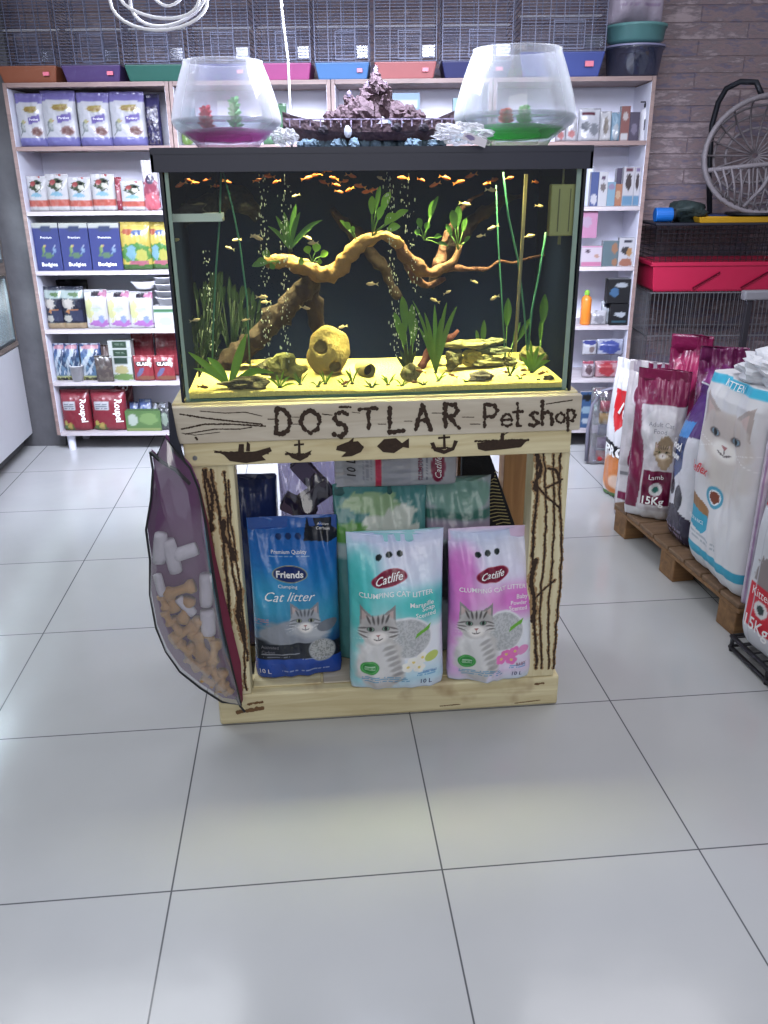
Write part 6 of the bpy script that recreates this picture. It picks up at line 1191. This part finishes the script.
def food_bag(name, pl_, pr_, z, h, d, paint, side, label, texts=(), lean=0., nx=70, nz=120, seed=1, m=None, topw=.95, cat='pet food', **kw):
    """pl_, pr_ : left and right ends (as seen from the front) of the foot of the front face"""
    pl_ = Vector(pl_); pr_ = Vector(pr_); w_ = (pr_-pl_).length; a = math.atan2(pr_.y-pl_.y, pr_.x-pl_.x); nrm = Vector((-math.sin(a), math.cos(a)))
    c = (pl_+pr_)/2+nrm*d/2; e = empty(name, (c.x, c.y, z), 0, label, cat, rot=(-lean, 0, a) if lean else (0, 0, a))
    me, fr = bag_mesh('bag_body', w_, h, d, paint, nx=nx, nz=nz, side=side, seed=seed, m=m, topw=topw, **kw); finish(bpy.data.objects.new('bag_body', me), e)
    for t in texts:
        mb = MB(); text_on(mb, t[0], fr, t[1], t[2], t[3], w_, h, **dict(dict(off=.010), **(t[5] if len(t) > 5 else {}))); mb.build('printed_text', t[4], e)
    return e
def p_reflex(c):
    c.fill((214, 214, 218)); c.mix((vnoise(c.X*2, c.Y*4, 3) > .5)*.15, (196, 196, 202)); c.rect(0, .955, 1, .995, (60, 176, 210)); c.rect(0, .075, 1, .125, (60, 156, 184)); c.rect(0, 0, 1, .075, (206, 208, 212))
    c.ell(.60, .60, .34, .17, (200, 194, 190), soft=.5, noise=.2); c.cat(.52, .72, .42, (204, 196, 192), (172, 160, 156), (84, 74, 74), body=False, eye=(120, 150, 170), tabby=False, sq=.66); c.ell(.47, .42, .12, .055, (70, 150, 180)); c.ell(.47, .42, .085, .038, (230, 235, 240)); c.ell(.47, .42, .07, .03, (120, 60, 40), noise=.3)
    c.poly([(.0, .40), (.30, .37), (.42, .34), (.42, .25), (.3, .21), (0, .22)], (150, 110, 70)); c.poly([(.0, .33), (.42, .30), (.42, .24), (.34, .20), (0, .22)], (60, 160, 190)); c.lines(.1, .16, .6, .20, 2, (150, 160, 170))
yb = Vector((1.722, .330)); ya = Vector((1.700, .700))
big_bag = food_bag('cat_food_bag', ya, yb, PZ, .700, .20, p_reflex, (206, 206, 212), 'huge white cat food bag with pale kitten and turquoise stripes on the pallet', [('Reflex', .22, .535, .34, red_ink, dict(shear=.3, bold=.02)), ('KITTEN', .50, .975, .3, white_ink), ('CHICKEN & RICE', .2, .265, .36, white_ink)], nx=110, nz=180, seed=21, m=PAPER(), block=True, wr=.012, n=6, topw=1.0)
MB().blob((.07, .01, .742), (.150, .090, .060), 71, .28, 2.8, 22).build('folded_top', mat('crumpled_white_film', (206, 208, 214), .4, var=.04), big_bag)
food_bag('cat_food_bag', (1.742, .318), (1.762, .300), PZ, .60, .02, lambda c: c.fill((206, 196, 212)).rect(.3, 0, .6, 1, (170, 140, 176)), (200, 190, 206), 'lilac edged white bag squeezed beside the huge kitten bag', nx=14, nz=40, seed=22)
def p_good(c):
    c.fill((206, 206, 214)); c.poly([(0, .70), (1, .72), (1, 1), (0, 1)], (74, 40, 108)); c.poly([(.1, .62), (.62, .68), (.62, .80), (.1, .76)], (50, 130, 200)); c.poly([(.1, .44), (.36, .40), (.62, .50), (.62, .70), (.1, .66)], (36, 60, 110)); c.ell(.35, .36, .10, .06, (30, 28, 40)); c.ell(.6, .30, .12, .09, (34, 30, 44)); c.poly([(0, 0), (1, 0), (1, .18), (.5, .25), (0, .2)], (40, 34, 56)); c.lines(.1, .05, .8, .12, 2, (150, 140, 160))
food_bag('cat_food_bag', (1.725, .965), (1.716, .725), PZ, .60, .20, p_good, (70, 40, 100), 'purple and white cat food bag with blue flag between the two biggest bags', [('Good', .36, .635, .42, white_ink, dict(bold=.03)), ('Mouw', .36, .57, .42, white_ink, dict(bold=.03))], seed=23)
def p_lamb(c):
    c.fill((190, 186, 192)); c.mix((c.Y > .78)*1., (112, 30, 66)); c.mix((c.X < .22+.1*np.sin(c.Y*5))*1., (112, 30, 66)); c.ell(.6, .62, .4, .14, (206, 204, 208)); c.ell(.72, .47, .16, .12, (150, 130, 104), noise=.3); c.cat(.68, .47, .17, (190, 170, 140), (140, 120, 96), (70, 54, 46), body=False)
    c.rect(.32, .10, .92, .36, (200, 196, 200)); c.rect(.34, .11, .90, .35, (104, 26, 60)); c.ell(.62, .22, .13, .045, (214, 214, 216)); c.ell(.62, .22, .06, .02, (50, 120, 110)); c.rect(0, 0, 1, .07, (206, 206, 210))
food_bag('cat_food_bag', (1.628, 1.115), (1.800, 1.005), PZ, .610, .13, p_lamb, (108, 28, 62), 'maroon and grey fifteen kilo adult cat food bag at the pallet corner', [('Adult Cat', .60, .66, .5, grey_ink), ('Food', .60, .615, .25, grey_ink), ('Lamb', .62, .31, .28, white_ink), ('15Kg', .60, .14, .42, white_ink, dict(bold=.02))], seed=24, wr=.014, n=4, topw=1.0)
def p_life(c):
    c.fill((176, 170, 172)); c.poly([(.5, .75), (1, .8), (1, 1), (.5, 1)], (112, 30, 66)); c.ell(.6, .80, .36, .09, (206, 200, 206)); c.ell(.6, .80, .33, .08, (112, 28, 62)); c.mix((c.X > .55+.2*np.sin(c.Y*7+2))*(c.Y < .6)*1., (112, 30, 66)); c.rect(.1, .08, .6, .35, (196, 192, 194)); c.rect(.15, .28, .55, .31, (120, 120, 124)); c.rect(.15, .12, .5, .17, (112, 30, 66))
food_bag('cat_food_bag', (1.700, 1.440), (1.83, 1.310), .001, .71, .12, p_life, (150, 140, 150), 'grey and maroon cat food bag standing behind the pallet end', [('life', .62, .80, .36, white_ink, dict(shear=.4, bold=.02))], seed=25, wr=.010)
def p_pro(c):
    c.fill((208, 208, 212)); c.poly([(.22, .80), (.5, .80), (.75, .66), (.35, .50), (.25, .6)], (190, 36, 44)); c.poly([(0, .46), (1, .34), (1, .26), (0, .38)], (34, 34, 40)); c.ell(.40, .18, .40, .15, (196, 116, 56), soft=.2); c.mix((c.Y < .04)*1., (80, 120, 60)); c.ell(.5, .13, .2, .06, (220, 190, 170), soft=.3)
food_bag('dog_food_bag', (1.735, 1.74), (1.85, 1.50), .001, .66, .13, p_pro, (200, 200, 204), 'white dog food bag with red patch and black band on the floor', [('10', .52, .66, .26, white_ink, dict(bold=.03, rot=-.5)), ('PRO', .42, .365, .5, white_ink, dict(bold=.03, rot=-.10))], seed=26, wr=.012)
# crumpled bags behind
BK = [((1.89, 1.46), (2.04, 1.35), .81, .15, (108, 24, 62), 'shiny dark maroon bag with crumpled top behind the fifteen kilo bag', 31, (150, 40, 84)),
      ((1.89, 1.17), (2.05, 1.06), .68, .14, (94, 30, 70), 'plum bag rising behind the purple and white bag', 32, (120, 50, 110)),
      ((2.02, .92), (2.18, .76), .70, .16, (70, 52, 120), 'violet blue bag top behind the purple and white bag', 33, (120, 110, 170)),
      ((2.02, 1.62), (2.26, 1.52), .64, .16, (196, 196, 204), 'silver white bag behind the white dog food bag', 34, (170, 170, 180)),
      ((1.955, .66), (2.10, .42), .80, .14, (200, 204, 208), 'white crumpled bag standing directly behind the huge kitten bag', 35, (180, 190, 190))]
for a, b_, h, d, cl, lb, sd, ac in BK:
    food_bag('pet_food_bag', a, b_, PZ if sd not in (31, 34) else .001, h, d, lambda c, cl=cl, ac=ac: c.fill(cl).ell(.5, .8, .35, .10, ac, noise=.5).rect(0, .5, 1, .55, ac), cl, lb, nx=40, nz=60, seed=sd, wr=.022)
# front right bag on black crate
cr = empty('black_crate', (1.700, .235, 0), -math.pi/2+.06, 'low black wire crate base under the white and red bag', 'crate')
mb = MB()
for i in range(9): mb.tube([(.0+i*.05, 0, .048), (.0+i*.05, .5, .048)], .0035, 6)
for i in range(9): mb.tube([(0, .0+i*.06, .048), (.4, i*.06, .048)], .0035, 6)
mb.build('grid', bw, cr, smooth=True)
mb = MB(); mb.tube([(-.01, -.01, .05), (.41, -.01, .05)], .007, 8).tube([(-.01, -.01, .012), (.41, -.01, .012)], .007, 8).tube([(-.01, -.01, .012), (-.01, .5, .012)], .006, 8).tube([(-.01, -.01, .05), (-.01, .5, .05)], .006, 8)
mb.tube([(-.01, .46, .05), (.41, .46, .05)], .007, 8).tube([(-.01, .46, .05), (-.01, -.01, .05)], .006, 8)
for x in (0, .2, .4): mb.tube([(x, -.01, .0), (x, -.01, .052)], .007, 8).tube([(x, .46, .0), (x, .46, .052)], .007, 8)
mb.build('frame', bw, cr, smooth=True)
def p_rf(c):
    c.fill((208, 210, 216)); c.mix((c.Y > .74)*1., (200, 40, 74)); c.ell(.55, .70, .3, .055, (112, 26, 60)); c.ell(.35, .42, .18, .1, (140, 130, 130), noise=.4); c.poly([(.12, .12), (.6, .12), (.6, .36), (.12, .36)], (206, 44, 62)); c.ell(.34, .24, .11, .045, (220, 220, 220)); c.ell(.34, .24, .06, .024, (40, 60, 60)); c.rect(.2, 0, .22, 1, (190, 192, 200))
food_bag('cat_food_bag', (1.690, .235), (1.722, -.08), .0570, .620, .16, p_rf, (206, 206, 212), 'white cat food bag with red panel and red top at the right edge', [('Catlife', .55, .70, .44, white_ink, dict(shear=.4, bold=.01)), ('Kitten', .36, .33, .3, white_ink), ('15Kg', .36, .145, .36, white_ink, dict(bold=.01))], seed=27, m=PAPER(), n=5, topw=1.0)
# clear toy bag and its contents beside the shelves
cb_ = empty('clear_toy_bag', (1.93, 2.16, 0), -.25, 'clear plastic bag of colourful rolls standing before the right shelf', 'bag')
me, _ = bag_mesh('clear_film', .20, .42, .12, lambda c: c.fill((200, 200, 200)), nx=26, nz=34, m=clear('toy_film', (215, 212, 225), .6, .1, milk=.18), wr=.012, seed=41, pillow=True); finish(bpy.data.objects.new('clear_film', me), cb_)
pts = [(-.10, -.02, .02), (-.105, -.02, .2), (-.09, -.02, .33), (-.05, -.02, .405), (.0, -.02, .42), (.05, -.02, .41)]; MB().tube(pts, .010, 8).build('grey_piping', mat('grey_piping', (110, 108, 124), .5), cb_, smooth=True)
for i, (z, cl, nm) in enumerate(((.045, (190, 30, 40), 'red'), (.12, (150, 100, 160), 'violet'), (.19, (60, 80, 130), 'blue'), (.255, (196, 160, 60), 'yellow'), (.32, (196, 60, 80), 'pink'))):
    MB().tube([(-.05, 0, 0), (.05, 0, 0)], .030, 16).build('ribbon_roll', mat('roll_%s' % nm, cl, .5), smooth=False, loc=(1.93, 2.16, z), rz=-.25, bevel=.004, label=f'{nm} roll stacked inside the clear bag before the right shelf', cat='roll')
